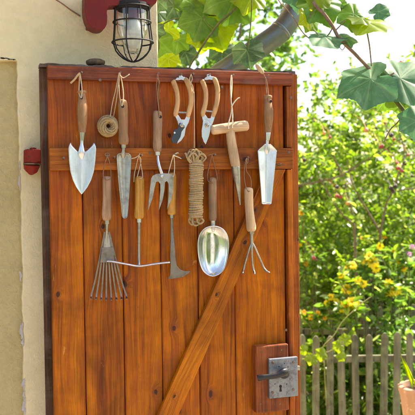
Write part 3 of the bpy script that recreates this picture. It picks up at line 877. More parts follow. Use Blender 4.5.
for j, (x0, x1, bot) in enumerate(((189.3, 194.5, 224.6), (192.6, 199, 225.6), (197, 203.2, 223.8), (190.5, 200, 221.8))):
    yy = -.046 - .004*(j % 3)
    pts = [(193.5 + j, 213, -.046), (x0, 219, yy), (x0+.3, bot-2, yy), ((x0+x1)/2, bot, yy-.003), (x1, bot-2.4, yy), (x1-1, 219, yy), (196, 213, -.046)]
    qq = smooth_path(pts, 5); rope.sweep([P(*p) for p in qq], 1.0*k, 7)
# frayed end
rope.sweep([P(*p) for p in smooth_path([(190.5, 163, -.055), (187.6, 158.6, -.056), (186.0, 154.4, -.054), (185.2, 153.2, -.052)], 4)], 1.0*k, 7)
rope.build('rope', M['hemp'], t, angle=80)

# 8 dibber ---------------------------------------------------------------
t = thing('dibber', P(231.3, 75.5, -.04), 'T handled wooden dibber with a dark pointed metal tip, hanging on a pale cord', 'dibber', TG)
Y = -.042; CSH = .012
handle(t, [(211.4, 130.2, 2.2), (212.2, 130.1, 4.3), (214.5, 129.8, 4.9), (222, 128.6, 5.0), (231, 127.4, 5.15), (240, 126.3, 5.2), (245.8, 125.8, 5.2), (247.2, 125.7, 4.6), (247.9, 125.6, 3.4)], Y, M['beech'], 'cross_handle')
handle(t, [(229.8, 127.5, 4.4), (230.3, 132, 4.5), (231.2, 140, 4.7), (232.8, 150, 4.9), (234.6, 160, 4.9), (235.6, 165, 4.6), (235.9, 167.6, 4.3)], Y, M['beech_v'], 'shaft')
handle(t, [(235.7, 166.6, 4.5), (235.8, 167.6, 4.6), (236.6, 175, 3.9), (237.9, 186, 2.8), (239.2, 197, 1.5), (240.2, 205, .5)], Y, M['steel_worn'], 'metal_tip')
cords(t, [[(231.3, 75, -.043), (230.6, 84, -.05), (230.9, 97, -.056), (231.8, 107, -.058), (231.0, 114, -.062), (228.7, 123, -.070), (228.6, 129, -.071)],
          [(231.6, 75, -.043), (231.9, 86, -.05), (231.2, 100, -.056), (232.4, 110, -.06), (232.6, 122, -.071), (232.2, 128, -.072)],
          [(231.5, 107, -.058), (234, 102.5, -.060), (237.4, 98.6, -.060), (239.6, 97.6, -.058)]], -.05, .62, M['string_white'])

# 9 right trowel --------------------------------------------------------
t = thing('potting_trowel', P(265.5, 78, -.04), 'straight sided hand trowel with a blunt end, far right of the upper row', 'trowel', TG)
Y = -.036; CSH = .014
h = handle(t, [(267.6, 95.2, 3.2), (267.6, 95.9, 4.3), (267.7, 97.6, 4.35), (267.7, 99.2, 3.7), (267.8, 102, 3.8), (268.3, 110, 4.8), (268.3, 118, 4.9), (268.0, 126, 4.0), (267.9, 131, 3.4), (267.9, 132.6, 3.1)], Y, M['ash_worn'], hole=(269.2, 101.8, 1.35))
ferrule(t, [(267.9, 131.8, 2.8), (267.8, 133, 3.0), (267.5, 138.5, 2.5), (267.3, 140.4, 2.2)], Y)
handle(t, [(267.3, 140, 1.6), (267.1, 144, 1.5), (266.9, 147, 2.5, Y+.002), (266.9, 151, 2.6, Y+.004), (266.9, 155, 1.2, Y+.007)], Y, M['steel'], 'tang', flat=.6)
blade(t, [(144.0, 264.2, 269.8), (146.2, 262.0, 272.0), (150.5, 257.4, 275.9), (154, 257.3, 275.8), (170, 258.6, 274.2), (188, 260.0, 272.3), (202.0, 261.0, 271.0), (203.4, 261.4, 270.6), (204.2, 262.5, 269.5)], Y+.002, 3.0, M['steel_matte'], prof='vee')
cords(t, [[(265.5, 77.5, -.043), (266.0, 84, -.046), (266.4, 92, -.055), (268.4, 101, -.064)], [(265.8, 77.5, -.043), (267.4, 86, -.048), (268.2, 95, -.060), (269, 101.5, -.065)], [(263, 73.5, -.04), (264.4, 76, -.043), (265.7, 79, -.043), (268.8, 74.5, -.044)]], -.05, .48, M['string_red'])
handle(t, [(256.4, 64.2, 1.0, -.034), (257.2, 65.4, 2.2, -.034), (259.4, 68.4, 2.6, -.036), (262.2, 72, 2.1, -.038), (263.4, 73.6, 1.1, -.039)], -.036, M['beech_v'], 'toggle', seg=12)

# 10 fan rake -------------------------------------------------------------
t = thing('fan_rake', P(107.5, 156, -.04), 'small hand rake with a fan of thin metal tines, low left on the door', 'rake', TG)
Y = -.020; CSH = .022
handle(t, [(106.9, 176, 2.6), (106.9, 176.9, 4.0), (107.0, 179.5, 4.5), (107.0, 188, 4.5), (107.0, 198, 4.4), (106.8, 208, 4.7), (106.7, 214, 4.9), (106.8, 218, 4.5), (106.9, 220.3, 3.3)], Y, M['ash'])
ferrule(t, [(106.9, 219.6, 2.7), (107, 224, 2.5)], Y, M['steel_worn'])
handle(t, [(107, 223.5, 1.6), (106.9, 228, 1.4), (106.6, 236, 1.4, Y+.004), (106.6, 243, 1.4, Y+.006)], Y, M['steel_worn'], 'neck')
plate(t, [(106.0, 229), (107.6, 229), (110.6, 247), (103.2, 248)], Y+.004, .0022, M['steel_worn'], 'fan_head')
plate(t, [(102.0, 247.4), (113.0, 247.0), (114.6, 261.8), (100.0, 262.6)], Y+.003, .0022, M['steel_dark'], 'clamp_plate')
for i in range(8):
    f = i/7
    x1 = 91.5 + f*34.5; x0 = 104.6 + f*4.6
    yb = 297.5 - 1.2*math.sin(f*math.pi)*-1
    q = smooth_path([(x0, 232 + 4*abs(f-.5)*0, Y+.005), (x0 + (x1-x0)*.3, 253, Y+.007), (x0 + (x1-x0)*.72, 280, Y+.008), (x1, yb-3, Y+.006), (x1+(f-.5)*1.0, yb, Y-.001), (x1+(f-.5)*1.2, yb+1.4, Y-.009)], 4)
    mb = MB(); mb.sweep([P(*p) for p in q], [.0026]*(len(q)-5) + [.0030, .0034, .0036, .0032, .0022], 6, flat=.4)
    mb.build('tine', M['steel_dark'], t)
cords(t, [[(107.4, 156.4, -.042), (104.6, 164, -.043), (103.3, 172, -.045), (103.6, 178, -.05), (106.5, 180, -.058)], [(107.6, 156.4, -.042), (110.0, 164, -.043), (110.9, 172, -.045), (110.6, 178, -.05), (107.5, 180.2, -.058)],
          [(107.3, 156.4, -.042), (105, 154.5, -.042), (107, 153.0, -.041), (109.6, 154.4, -.041), (107.6, 156.6, -.042)]], -.05, .45, M['string_red'])

# 11 T hoe ----------------------------------------------------------------
t = thing('push_hoe', P(138.6, 155.2, -.04), 'hand hoe with a honey coloured handle, thin rod and wide flat crossbar blade', 'hoe', TG)
Y = -.023; CSH = .021
handle(t, [(139.4, 176, 2.0), (139.4, 176.8, 3.6), (139.4, 179, 4.6), (139.5, 184, 4.9), (139.6, 195, 5.1), (139.3, 206, 4.7), (139.1, 212, 4.9), (139.1, 216.5, 4.8), (139.1, 218.6, 3.6)], Y, M['honey'])
ferrule(t, [(139.1, 218.2, 2.7), (139.1, 222.4, 2.5)], Y)
handle(t, [(139.1, 222, 1.35), (139.0, 240, 1.3), (138.9, 258, 1.3), (138.9, 264, 1.5, Y-.008), (138.9, 267, 1.6, Y-.011)], Y, M['steel_worn'], 'rod')
mb = MB()
Yb = Y - .010
q = smooth_path([(106.2, 261.0, Yb+.006), (113, 261.6, Yb+.004), (126, 264.0, Yb), (138.9, 266.0, Yb-.002), (152, 264.2, Yb), (163, 262.8, Yb+.004), (169.8, 262.2, Yb+.006)], 5)
mb.sweep([P(*p) for p in q], [.0022]+[.0036]*(len(q)-2)+[.0024], 10, flat=1.9, yframe=True)
mb.build('crossbar_blade', M['steel'], t, angle=60)
cords(t, [[(138.8, 155.6, -.042), (136.6, 164, -.043), (134.4, 174, -.045), (133.8, 182, -.045)], [(139.2, 155.4, -.042), (140.8, 164, -.043), (142.2, 172, -.05), (142.4, 177.5, -.056), (139.5, 178.5, -.06)],
          [(139, 155.6, -.042), (141.0, 160, -.043), (139.5, 168, -.045), (137.2, 177, -.056)], [(131.0, 158.6, -.038), (135, 157.8, -.041), (138.4, 155.6, -.042), (140, 153.4, -.041)]], -.05, .42, M['string'])

# 12 weeder -----------------------------------------------------------------
t = thing('weeding_knife', P(173.5, 155, -.035), 'L bladed weeding knife with a honey coloured handle, hanging behind the fork prongs', 'weeding knife', TG)
Y = -.018; CSH = .022
handle(t, [(172.0, 172.6, 2.2), (172.0, 173.4, 3.6), (172.0, 176, 4.3), (172.0, 186, 4.4), (171.8, 198, 4.2), (171.8, 207, 4.1), (171.7, 212.5, 4.4), (171.7, 214.6, 3.6)], Y, M['honey'], flat=.8)
ferrule(t, [(171.7, 213.8, 2.6), (171.8, 218.0, 2.3)], Y, M['steel_worn'])
handle(t, [(171.8, 217.5, 1.4), (171.9, 226, 1.4), (172.3, 238, 2.0), (172.6, 246, 2.8)], Y, M['steel_dark'], 'neck', flat=.6)
plate(t, [(170.6, 240), (173.8, 240), (174.9, 248), (175.4, 258), (176.8, 265.5), (180.0, 269.4), (185.0, 271.0), (190.8, 270.6), (188.2, 273.6), (182.6, 277.0), (176.0, 278.2), (168.2, 279.2), (168.0, 277.6), (170.0, 275), (170.4, 265), (170.0, 256)], Y-.002, .0034, M['steel_dark'], 'l_blade', .001)
cords(t, [[(173.3, 155, -.043), (170.8, 164, -.044), (168.6, 173, -.044), (169.2, 178, -.05), (172, 179, -.055)], [(173.7, 155, -.043), (174.6, 164, -.044), (174.2, 173, -.05), (172.5, 179, -.055)],
          [(173.5, 155.5, -.043), (177.5, 156.8, -.045), (181.2, 158.6, -.044)], [(173.6, 155.5, -.043), (176.4, 153.2, -.043), (178.4, 153.0, -.041)]], -.05, .45, M['string_white'])

# 13 scoop -------------------------------------------------------------------
t = thing('potting_scoop', P(212, 154.5, -.035), 'deep rounded metal scoop with a mirror like bowl and worn wooden handle', 'scoop', TG)
Y = -.022; CSH = .020
handle(t, [(212.2, 177.2, 1.6), (212.2, 178.0, 3.2), (212.3, 180.6, 4.2), (212.4, 190, 4.4), (212.4, 202, 4.3), (212.6, 212, 4.2), (212.8, 218, 4.0), (212.9, 220.6, 3.2)], Y, M['ash_grey'])
ferrule(t, [(212.9, 219.8, 2.8), (213.0, 224.5, 2.4), (213.0, 227, 2.2)], Y)
cx0 = 213.4
G = []
rows = [(226.0, .4), (226.6, 4.2), (228.4, 8.4), (231.5, 11.6), (236, 14.0), (242, 15.2), (249, 15.2), (256, 14.5), (262, 13.2), (267, 11.6), (271, 9.4), (273.8, 6.4), (275.4, 3.2), (276, .3)]
q = smooth_path(rows, 3)
for i, (py, hw) in enumerate(q):
    v = i/(len(q)-1)
    row = []
    bot = .036*(math.sin(min(1, v*3.4)*math.pi/2))**.8*(1 - .30*v)*(1 - max(0, (v-.55)/.45)**3)
    tiltc = cx0 - (py-226)*.012
    for j in range(31):
        s = -1 + 2*j/30
        p = P(tiltc + s*hw, py, Y-.022)
        dd = max(0, 1-abs(s)**2.3)
        row.append((p.x, Y - .022 + bot*dd - .008*(1-abs(s))*0, p.z))
    G.append(row)
MB().grid(G).build('bowl', M['steel_mirror'], t, solid=.0015, angle=80)
rim = [(tiltx, py) for tiltx, py in [(cx0 - (py-226)*.012 - hw, py) for py, hw in q] + [(cx0 - (py-226)*.012 + hw, py) for py, hw in reversed(q)]]
mb = MB(); mb.sweep([P(a, b, Y-.022) for a, b in rim], .0016, 8, closed=True); mb.build('rim', M['steel'], t)
handle(t, [(213, 226, 2.3, Y), (213, 229, 1.9, Y-.008), (213.1, 231.5, 1.4, Y-.006)], Y, M['steel'], 'socket')
cords(t, [[(211.9, 155, -.043), (209.6, 164, -.043), (207.6, 174, -.045), (208.2, 181, -.048), (212, 183, -.056)], [(212.2, 155, -.043), (214.2, 164, -.043), (216.6, 174, -.045), (216.4, 181, -.048), (212.4, 183.2, -.056)],
          [(208.2, 155.2, -.04), (211.6, 154.2, -.043), (215.4, 154.0, -.041)]], -.05, .42, M['string_red'])

# 14 cultivator ----------------------------------------------------------------
t = thing('hand_cultivator', P(247, 157.3, -.035), 'three clawed hand cultivator with a pale wooden handle, right of the scoop', 'cultivator', TG)
Y = -.037; CSH = .009
handle(t, [(248.4, 187.4, 2.4), (248.4, 188.4, 4.0), (248.5, 191, 4.7), (248.8, 200, 4.5), (249.4, 210, 4.3), (250.4, 220, 4.6), (251.0, 226, 4.9), (251.3, 229.6, 4.6), (251.4, 231.4, 3.4)], Y, M['beech_v'])
ferrule(t, [(251.4, 230.5, 2.6), (251.5, 234, 2.4)], Y, M['steel_worn'])
handle(t, [(251.5, 233.5, 1.7), (251.6, 240, 1.6), (251.8, 245, 1.7), (251.9, 248, 1.4)], Y, M['steel_worn'], 'neck')
for pts in ([(251.6, 243, Y), (250.0, 247, Y-.002), (247.6, 255, Y), (244.2, 267, Y+.004), (243.0, 271.6, Y-.006), (242.8, 273, Y-.018)],
            [(251.9, 245, Y-.003), (251.9, 252, Y-.004), (252.4, 262, Y-.002), (253.6, 270, Y-.003), (254.4, 272.6, Y-.012), (254.6, 274, Y-.022)],
            [(252.2, 243, Y), (254.4, 246.6, Y-.002), (258.6, 256, Y), (263.4, 267, Y+.004), (266.4, 271.0, Y-.006), (269.8, 272.6, Y-.016)]):
    q = smooth_path(pts, 5); mb = MB()
    mb.sweep([P(*p) for p in q], [.0031]*(len(q)-6) + [.003, .0029, .0028, .0026, .0018, .0008], 10)
    mb.build('claw', M['steel_worn'], t)
cords(t, [[(247, 158, -.043), (244.4, 168, -.044), (244.6, 180, -.046), (246.6, 189, -.054), (248.6, 191.5, -.062)], [(247.2, 158, -.043), (246.2, 170, -.044), (250.6, 178, -.046), (251.0, 189, -.054), (248.8, 191.6, -.062)],
          [(246.8, 157.8, -.042), (245.6, 160.5, -.044), (247.6, 163, -.044), (248.4, 158, -.043)]], -.05, .42, M['string_red'])

# ------------------------------------------------------------------ lamp
lamp = thing('wall_lamp', P(95, 20, WY), 'wall lamp with a red brown bracket and a glass jar inside a black wire cage', 'lamp')
def X2(lst, y): return [(P(a, b, y).x, P(a, b, y).z) for a, b in lst]
LY = .02
arm = [(85.0, -14), (84.6, 6), (85.2, 14), (87.6, 22), (92.2, 27.6), (98.5, 29.8), (104.0, 28.6), (106.8, 24), (107.2, 17), (107, 11), (108.5, 7.2), (113, 5.4), (149, 4.2), (157, 1), (157, -14)]
q = smooth_path(arm, 4, closed=False)
MB().prism(X2(q, LY-.03), LY-.03, LY+.028).build('bracket', M['redpaint'], lamp, bevel=.004, angle=30)
MB().box((P(90, 0, LY).x, LY+.028, P(90, 24, LY).z), (P(104, 0, LY).x, WY, P(90, -10, LY).z)).build('wall_plate', M['redpaint'], lamp, bevel=.003)
lc = P(131.5, 0, LY); k = S(131, 20, LY)
tilt = Vector((-.0, 0, 0))
def LPt(px, py): return P(px, py, LY)
MB().sweep([LPt(131.5, 4), LPt(131.5, 9.5), LPt(131.5, 10.5)], [17.5*k, 17.5*k, 16.5*k], 28).build('cap_ring', M['black'], lamp)
MB().sweep([LPt(133.5, 8), LPt(133.5, 19), LPt(133.5, 20)], [5.5*k, 5.3*k, 4.4*k], 20).build('socket', M['redpaint'], lamp)
pr = [(9, 14.6), (14, 14.8), (24, 14.9), (31, 14.4), (36, 12.8), (41, 10.2), (46, 8.4), (50, 7.4), (52.4, 5.8), (53.2, 2.0)]
q = smooth_path(pr, 3)
axis = lambda py: 131.5 + (py-8)*.03
mb = MB(); mb.sweep([LPt(axis(a), a) for a, b in q], [b*k for a, b in q], 32, caps=False)
mb.build('glass_jar', M['glass'], lamp, solid=.003, angle=80)
pr = [(19.6, 4.6), (22, 6.2), (27, 8.6), (33, 10.0), (39, 9.6), (44, 7.6), (48, 4.6), (49.4, 1.0)]
q = smooth_path(pr, 4)
mb = MB(); mb.sweep([LPt(axis(a)+1.2, a) for a, b in q], [b*k for a, b in q], 24)
mb.build('bulb', M['bulb'], lamp, angle=80)
# cage
def cage_r(py): return float(np.interp(py, [6, 24, 42, 50, 56, 60, 62], [17.8, 18.6, 20.4, 18.0, 13.4, 7.4, 1.0]))
mb = MB()
for j in range(8):
    a = 2*math.pi*(j+.35)/8
    pts = []
    for py in list(np.linspace(6, 42, 8)) + [46, 50, 54, 58, 60.5, 61.8]:
        c = LPt(axis(py)+.2, py); r_ = cage_r(py)*k
        pts.append(c + Vector((math.cos(a)*r_, math.sin(a)*r_, 0)))
    mb.sweep(pts, .0022, 7)
for py in (8, 22.5, 42.5):
    c = LPt(axis(py)+.2, py)
    mb.sweep([c + Vector((math.cos(a)*(cage_r(py)*k+.001), math.sin(a)*(cage_r(py)*k+.001), 0)) for a in np.linspace(0, 2*math.pi, 40, endpoint=False)], .0024, 7, closed=True)
mb.build('wire_cage', M['black'], lamp)

# ------------------------------------------------------------------ downpipe and gutter
pipe = thing('downpipe', D(285, 20, 2.85), 'dull grey zinc rainwater downpipe slanting from the gutter towards the house behind the door', 'pipe')
kD = 2.85/FPX
p_top = D(313, -60, 2.95); gx = p_top.x
pts = [Vector((p_top.x, p_top.y, 2.62)), p_top, D(300, -8, 2.88), D(292.5, 14, 2.86), D(281, 31, 2.85), D(262, 45.5, 2.84), D(240, 60.5, 2.83), D(222, 73, 2.82)]
last = pts[-1]; prev = pts[-2]
dirv = (last - prev).normalized()
end = Vector((CX + .055, last.y + .05, last.z + dirv.z/dirv.x*(CX+.055-last.x)))
pts += [end + Vector((.02, 0, .012)), end + Vector((0, 0, -.05)), Vector((end.x, end.y, .05))]
q = smooth_path([tuple(p) for p in pts], 5)
mb = MB(); mb.sweep(q, 11.0*kD, 28)
mb.build('tube', M['zinc'], pipe, angle=70)
def collar(i, name='collar', w=.006):
    a = Vector(q[i]); d = (Vector(q[i+1]) - Vector(q[i-1])).normalized()
    MB().sweep([a - d*w, a - d*(w-.002), a + d*(w-.002), a + d*w], [11.0*kD, 11.45*kD, 11.45*kD, 11.0*kD], 28).build(name, M['zinc'], pipe)
collar(20)
gt = thing('gutter', (gx, 0, 2.64), 'half round zinc gutter along the eaves above the downpipe', 'gutter')
rows = []
for i in range(11):
    a = math.pi + math.pi*i/10
    rows.append([(gx + .07*math.cos(a), yy, 2.68 + .07*math.sin(a)) for yy in (-.25, 2, 4.6)])
MB().grid(rows).build('trough', M['zinc'], gt, solid=.003, angle=80)

# ------------------------------------------------------------------ foliage machinery
def quads_mesh(name, V, F, mat, parent, org):
    me = bpy.data.meshes.new(name)
    nv, nf = len(V), len(F)
    me.vertices.add(nv); me.vertices.foreach_set('co', (V - np.array(org)).astype(np.float32).ravel())
    me.loops.add(nf*4); me.loops.foreach_set('vertex_index', F.astype(np.int32).ravel())
    me.polygons.add(nf); me.polygons.foreach_set('loop_start', np.arange(0, nf*4, 4, dtype=np.int32))
    me.polygons.foreach_set('loop_total', np.full(nf, 4, dtype=np.int32))
    me.update(calc_edges=True); me.validate()
    me.materials.append(mat)
    o = bpy.data.objects.new(name, me); COL.objects.link(o)
    if parent is not None:
        o.parent = parent; o.location = Vector(org) - ORG[parent]
    else: o.location = org
    ORG[o] = Vector(org)
    return o
def unit(a): return a/np.maximum(np.linalg.norm(a, axis=1, keepdims=True), 1e-9)
def leaf_geo(pos, dr, size, width=.55, fold=.25, curl=.15):
    """six point folded leaves"""
    N = len(pos)
    dr = unit(dr)
    up = np.tile([0, 0, 1.], (N, 1)) + rng.normal(0, .55, (N, 3))
    side = unit(np.cross(dr, up)); nrm = unit(np.cross(side, dr))
    s = size[:, None]; wd = width*s*.5
    base = pos
    l1 = pos + dr*s*.32 - side*wd + nrm*fold*wd
    l2 = pos + dr*s*.70 - side*wd*.8 + nrm*(fold*wd*.8 - curl*s*.4)
    tip = pos + dr*s - nrm*curl*s
    r2 = pos + dr*s*.70 + side*wd*.8 + nrm*(fold*wd*.8 - curl*s*.4)
    r1 = pos + dr*s*.32 + side*wd + nrm*fold*wd
    V = np.stack([base, l1, l2, tip, r2, r1], 1).reshape(-1, 3)
    b = np.arange(N)*6
    F = np.concatenate([np.stack([b, b+3, b+2, b+1], 1), np.stack([b, b+5, b+4, b+3], 1)], 0)
    return V, F
def crown(center, rad, ntwig, per, size, out=.7, length=.3, shell=.35, clump=None, width=.55):
    """leaves set alternately along twigs that start inside an uneven ellipsoid"""
    center = np.array(center); rad = np.array(rad)
    u = unit(rng.normal(0, 1, (ntwig, 3)))
    r = (shell + (1-shell)*rng.random(ntwig)**.6)
    lump = 1 + .22*np.sin(u[:, 0]*5+center[0]*3) * np.cos(u[:, 2]*6+1) + .12*np.sin(u[:, 1]*9+u[:, 2]*11)
    start = center + u*rad*(r*lump)[:, None]
    d = unit(u*out + rng.normal(0, .5, (ntwig, 3)) + np.array([0, 0, .35]))
    P_, Dr, Sz = [], [], []
    tw = []
    for i in range(ntwig):
        L = length*rng.uniform(.5, 1.3); n = max(3, int(per*rng.uniform(.6, 1.3)))
        t_ = np.linspace(.05, 1, n)[:, None]
        droop = np.array([0, 0, -1.])*(t_**2)*L*.35
        pp = start[i] + d[i]*t_*L + droop
        sgn = np.where(np.arange(n) % 2 == 0, 1, -1)[:, None]
        side = unit(np.cross(d[i], rng.normal(0, 1, 3))[None, :] + rng.normal(0, .35, (n, 3)))
        dd = unit(side*sgn + d[i]*.7 + rng.normal(0, .3, (n, 3)) + np.array([0, 0, -.15]))
        P_.append(pp); Dr.append(dd); Sz.append(size*rng.uniform(.55, 1.25, n))
        if i % 3 == 0: tw.append((start[i], start[i]+d[i]*L*.5 + droop[n//2], start[i] + d[i]*L + droop[-1]))
    return np.concatenate(P_), np.concatenate(Dr), np.concatenate(Sz), tw
def limbs(base, center, rad, r0, n=6):
    """trunk dividing into tapered limbs"""
    mb = MB(); base = Vector(base); c = Vector(center)
    fork = base.lerp(c, .45) + Vector((random.uniform(-.05, .05), random.uniform(-.05, .05), 0))
    q = smooth_path([tuple(base), tuple(base.lerp(fork, .5) + Vector((random.uniform(-.04, .04), 0, 0))), tuple(fork)], 5)
    mb.sweep(q, list(np.linspace(r0, r0*.72, len(q))), 10)
    for i in range(n):
        a = 2*math.pi*i/n + random.uniform(-.4, .4); h = random.uniform(-.1, .9)
        e = c + Vector((math.cos(a)*rad[0]*.75, math.sin(a)*rad[1]*.75, h*rad[2]*.75))
        st = base.lerp(fork, random.uniform(.75, 1))
        mid = st.lerp(e, .5) + Vector((random.uniform(-.1, .1), random.uniform(-.1, .1), random.uniform(.0, .15)))
        q = smooth_path([tuple(st), tuple(mid), tuple(e)], 6)
        mb.sweep(q, list(np.linspace(r0*.55, r0*.08, len(q))), 8)
        for _ in range(2):
            s2 = Vector(q[random.randrange(4, len(q)-2)])
            e2 = s2 + Vector((random.uniform(-1, 1)*rad[0], random.uniform(-1, 1)*rad[1], random.uniform(.2, 1)*rad[2]))*.4
            mb.sweep(smooth_path([tuple(s2), tuple(s2.lerp(e2, .5) + Vector((0, 0, .04))), tuple(e2)], 4), list(np.linspace(r0*.2, r0*.04, 9)), 6)
    return mb
def shrub(name, cat, label, px, top, dist, rad, mat, ntwig, per, size, cz=None, r0=.025, trunk=True, group=None, length=.3, width=.55, shell=.3):
    b = D(px, 207, dist); b.z = 0
    ztop = D(px, top, dist).z
    rz = rad[2] if len(rad) > 2 else ztop/2
    c = (b.x, b.y, ztop - rz)
    t = thing(name, b, label, cat, group)
    mb = limbs(b, c, (rad[0], rad[1], rz), r0)
    mb.build('trunk', M['bark'], t)
    p, d, s, tw = crown(c, (rad[0], rad[1], rz), ntwig, per, size, length=length, width=width, shell=shell)
    ok = p[:, 2] > .03
    V, F = leaf_geo(p[ok], d[ok], s[ok], width)
    quads_mesh('crown', V, F, mat, t, b)
    if len(tw) > 60:
        m2 = MB()
        for a, m, e in tw: m2.sweep([a, m, e], [.0045, .003, .0012], 5, caps=False)
        tag(m2.build('twigs', M['bark'], t), kind='stuff')
    return t, c

# hedge far behind and trees
shrub('garden_tree', 'tree', 'tall green tree whose crown shows above the door, left of the downpipe', 196, -75, 6.6, (.92, .7, 1.15), M['leaf_g'], 400, 20, .075, r0=.06, length=.38)
shrub('garden_tree', 'tree', 'loose light leaved tree showing in gaps right of the downpipe above the door', 276, 26, 8.2, (.26, .4, .36), M['leaf_g'], 46, 16, .06, r0=.04, length=.3)
tt, cc = shrub('fruit_bush', 'bush', 'tall sunlit yellow green bush filling the right side beyond the fence', 385, 84, 6.2, (.85, .6, 1.0), M['leaf_y'], 700, 20, .050, r0=.02, length=.32)
tt2, cc2 = shrub('fruit_bush', 'bush', 'sunlit bush just right of the open door edge', 318, 92, 6.9, (.72, .55, 1.0), M['leaf_y'], 560, 20, .050, r0=.017, length=.32)
shrub('fruit_bush', 'bush', 'bright bush at the right border of the picture', 468, 100, 7.3, (.7, .45, 1.0), M['leaf_y'], 300, 20, .048, r0=.017, length=.32)
shrub('garden_shrub', 'shrub', 'leafy shrub low behind the middle pickets', 352, 240, 5.6, (.48, .26, .58), M['leaf_y'], 200, 20, .050, r0=.02, length=.25)
shrub('garden_shrub', 'shrub', 'leafy shrub low behind the right pickets', 400, 236, 5.5, (.45, .26, .58), M['leaf_g'], 200, 20, .052, r0=.02, length=.25)
shrub('garden_shrub', 'shrub', 'leafy shrub low beside the lock side of the door', 306, 245, 5.9, (.40, .30, .56), M['leaf_y'], 190, 20, .050, r0=.02, length=.25)
# distant hedge
b = D(360, 207, 11); b.z = 0
hd = thing('hedge', b, 'dark green hedge far behind the bushes at the end of the garden', 'hedge')
Ps, Ds, Ss = [], [], []
for i in range(9):
    q_ = D(205 + i*48, 207, 11 + random.uniform(-.4, .4))
    p, d, s, tw = crown((q_.x, q_.y, .72), (.75, .6, .78), 90, 18, .10, length=.4)
    Ps.append(p); Ds.append(d); Ss.append(s)
p = np.concatenate(Ps); ok = p[:, 2] > .05
V, F = leaf_geo(p[ok], np.concatenate(Ds)[ok], np.concatenate(Ss)[ok], .6)
quads_mesh('foliage', V, F, M['leaf_d'], hd, b)

b = Vector((-1.5, -7.5, 0))  # unseen hedge, added to give the steel something dark to reflect
reflection_hedge = thing('hedge', b, 'tall unseen hedge added behind the camera to darken reflections in the metal', 'hedge')
gw = MB().box((-2.6, -7.2, 0), (1.6, -6.95, 2.3)).box((-2.65, -7.25, 2.302), (1.65, -6.9, 2.36))  # unseen pale wall, added to whiten the scoop's reflection and bounce light
tag(gw.build('reflection_wall', M['whitewash'], org=(-.5, -7.1, 0), smooth=False), 'unseen whitewashed wall added behind the camera for the scoop to reflect', 'wall')
Ps, Ds, Ss = [], [], []
for i in (0, 1, 2, 3, 6, 7, 8, 9):
    p, d, s, tw = crown((-8 + i*1.7, -7.5 + random.uniform(-.5, .5), 1.3), (1.1, .8, 1.7 + random.uniform(-.4, .5)), 110, 12, .24, length=.5)
    Ps.append(p); Ds.append(d); Ss.append(s)
p = np.concatenate(Ps); ok = p[:, 2] > .05
V, F = leaf_geo(p[ok], np.concatenate(Ds)[ok], np.concatenate(Ss)[ok], .7)
quads_mesh('foliage', V, F, M['leaf_d'], reflection_hedge, b)

# berries on the bushes, bare arching branches
berr = [(304, 160, 'b', 2.1), (391, 135, 'b', 2.4), (394, 139, 'r', 1.6), (387, 131, 'b', 1.3), (405, 163, 'b', 2.3), (398, 168, 'r', 2.2), (402, 171, 'r', 1.8), (390.5, 188, 'b', 2.3), (395, 186, 'b', 2.2), (393, 191, 'b', 1.7),
        (337, 187, 'b', 2.0), (337, 196, 'r', 2.2), (341, 197, 'r', 1.8), (366, 130, 'a', 2.6), (348, 203, 'a', 2.8), (382, 146, 'r', 2.0), (380, 147, 'r', 1.5), (401, 62, 'a', 2.0), (324, 133, 'a', 1.9), (330, 137, 'r', 1.4),
        (314, 258, 'r', 1.8), (412, 139, 'b', 1.6), (408, 155, 'r', 1.5), (376, 128, 'b', 1.4), (376, 140, 'b', 1.3), (385, 123, 'r', 1.4), (403, 66, 'r', 1.5), (412, 176, 'b', 1.4), (397, 163, 'r', 1.4)]
bramble = thing('bramble', Vector((D(345, 207, 5.1).x, D(345, 207, 5.1).y, 0)), 'bramble with long arching canes carrying red and black berries', 'bramble')
mb = MB()
def cane(pts, r, dist=5.15, mb=mb, ground=True):
    q = smooth_path([tuple(D(a, b, dist + (c[0] if c else 0))) for a, b, *c in pts], 6)
    mb.sweep(q, list(np.linspace(r, r*.45, len(q))), 7)
cane([(286, 186), (302, 184.5), (322, 181), (340, 176), (355, 167), (366, 160), (385, 150), (398, 140), (407, 139)], .007)
gx_ = D(352, 207, 5.2)
mb.sweep(smooth_path([(gx_.x, gx_.y, 0), tuple(D(362, 330, 5.2)), tuple(D(356, 270, 5.2)), tuple(D(354, 225, 5.2)), tuple(D(344, 180, 5.25)), tuple(D(330, 150, 5.25))], 6), list(np.linspace(.015, .005, 31)), 8)
mb.sweep(smooth_path([tuple(D(360, 300, 5.2)), tuple(D(378, 262, 5.2)), tuple(D(381, 230, 5.2)), tuple(D(391, 195, 5.2)), tuple(D(418, 188, 5.2))], 6), list(np.linspace(.013, .004, 25)), 8)
mb.sweep(smooth_path([tuple(D(380, 232, 5.2)), tuple(D(370, 215, 5.2)), tuple(D(360, 198, 5.2)), tuple(D(352, 182, 5.2)), tuple(D(347, 160, 5.2))], 6), list(np.linspace(.009, .003, 25)), 8)
cane([(354, 225), (340, 212), (330, 196), (318, 176)], .008)
cane([(391, 195), (398, 175), (404, 160), (402, 140), (392, 118)], .007)
mb.build('canes', M['bark'], bramble)
p, d, s, tw = crown(tuple(D(355, 190, 5.25)), (.52, .25, .78), 130, 12, .042, length=.25)
V, F = leaf_geo(p, d, s, .6)
quads_mesh('leaves', V, F, M['leaf_y'], bramble, ORG[bramble])
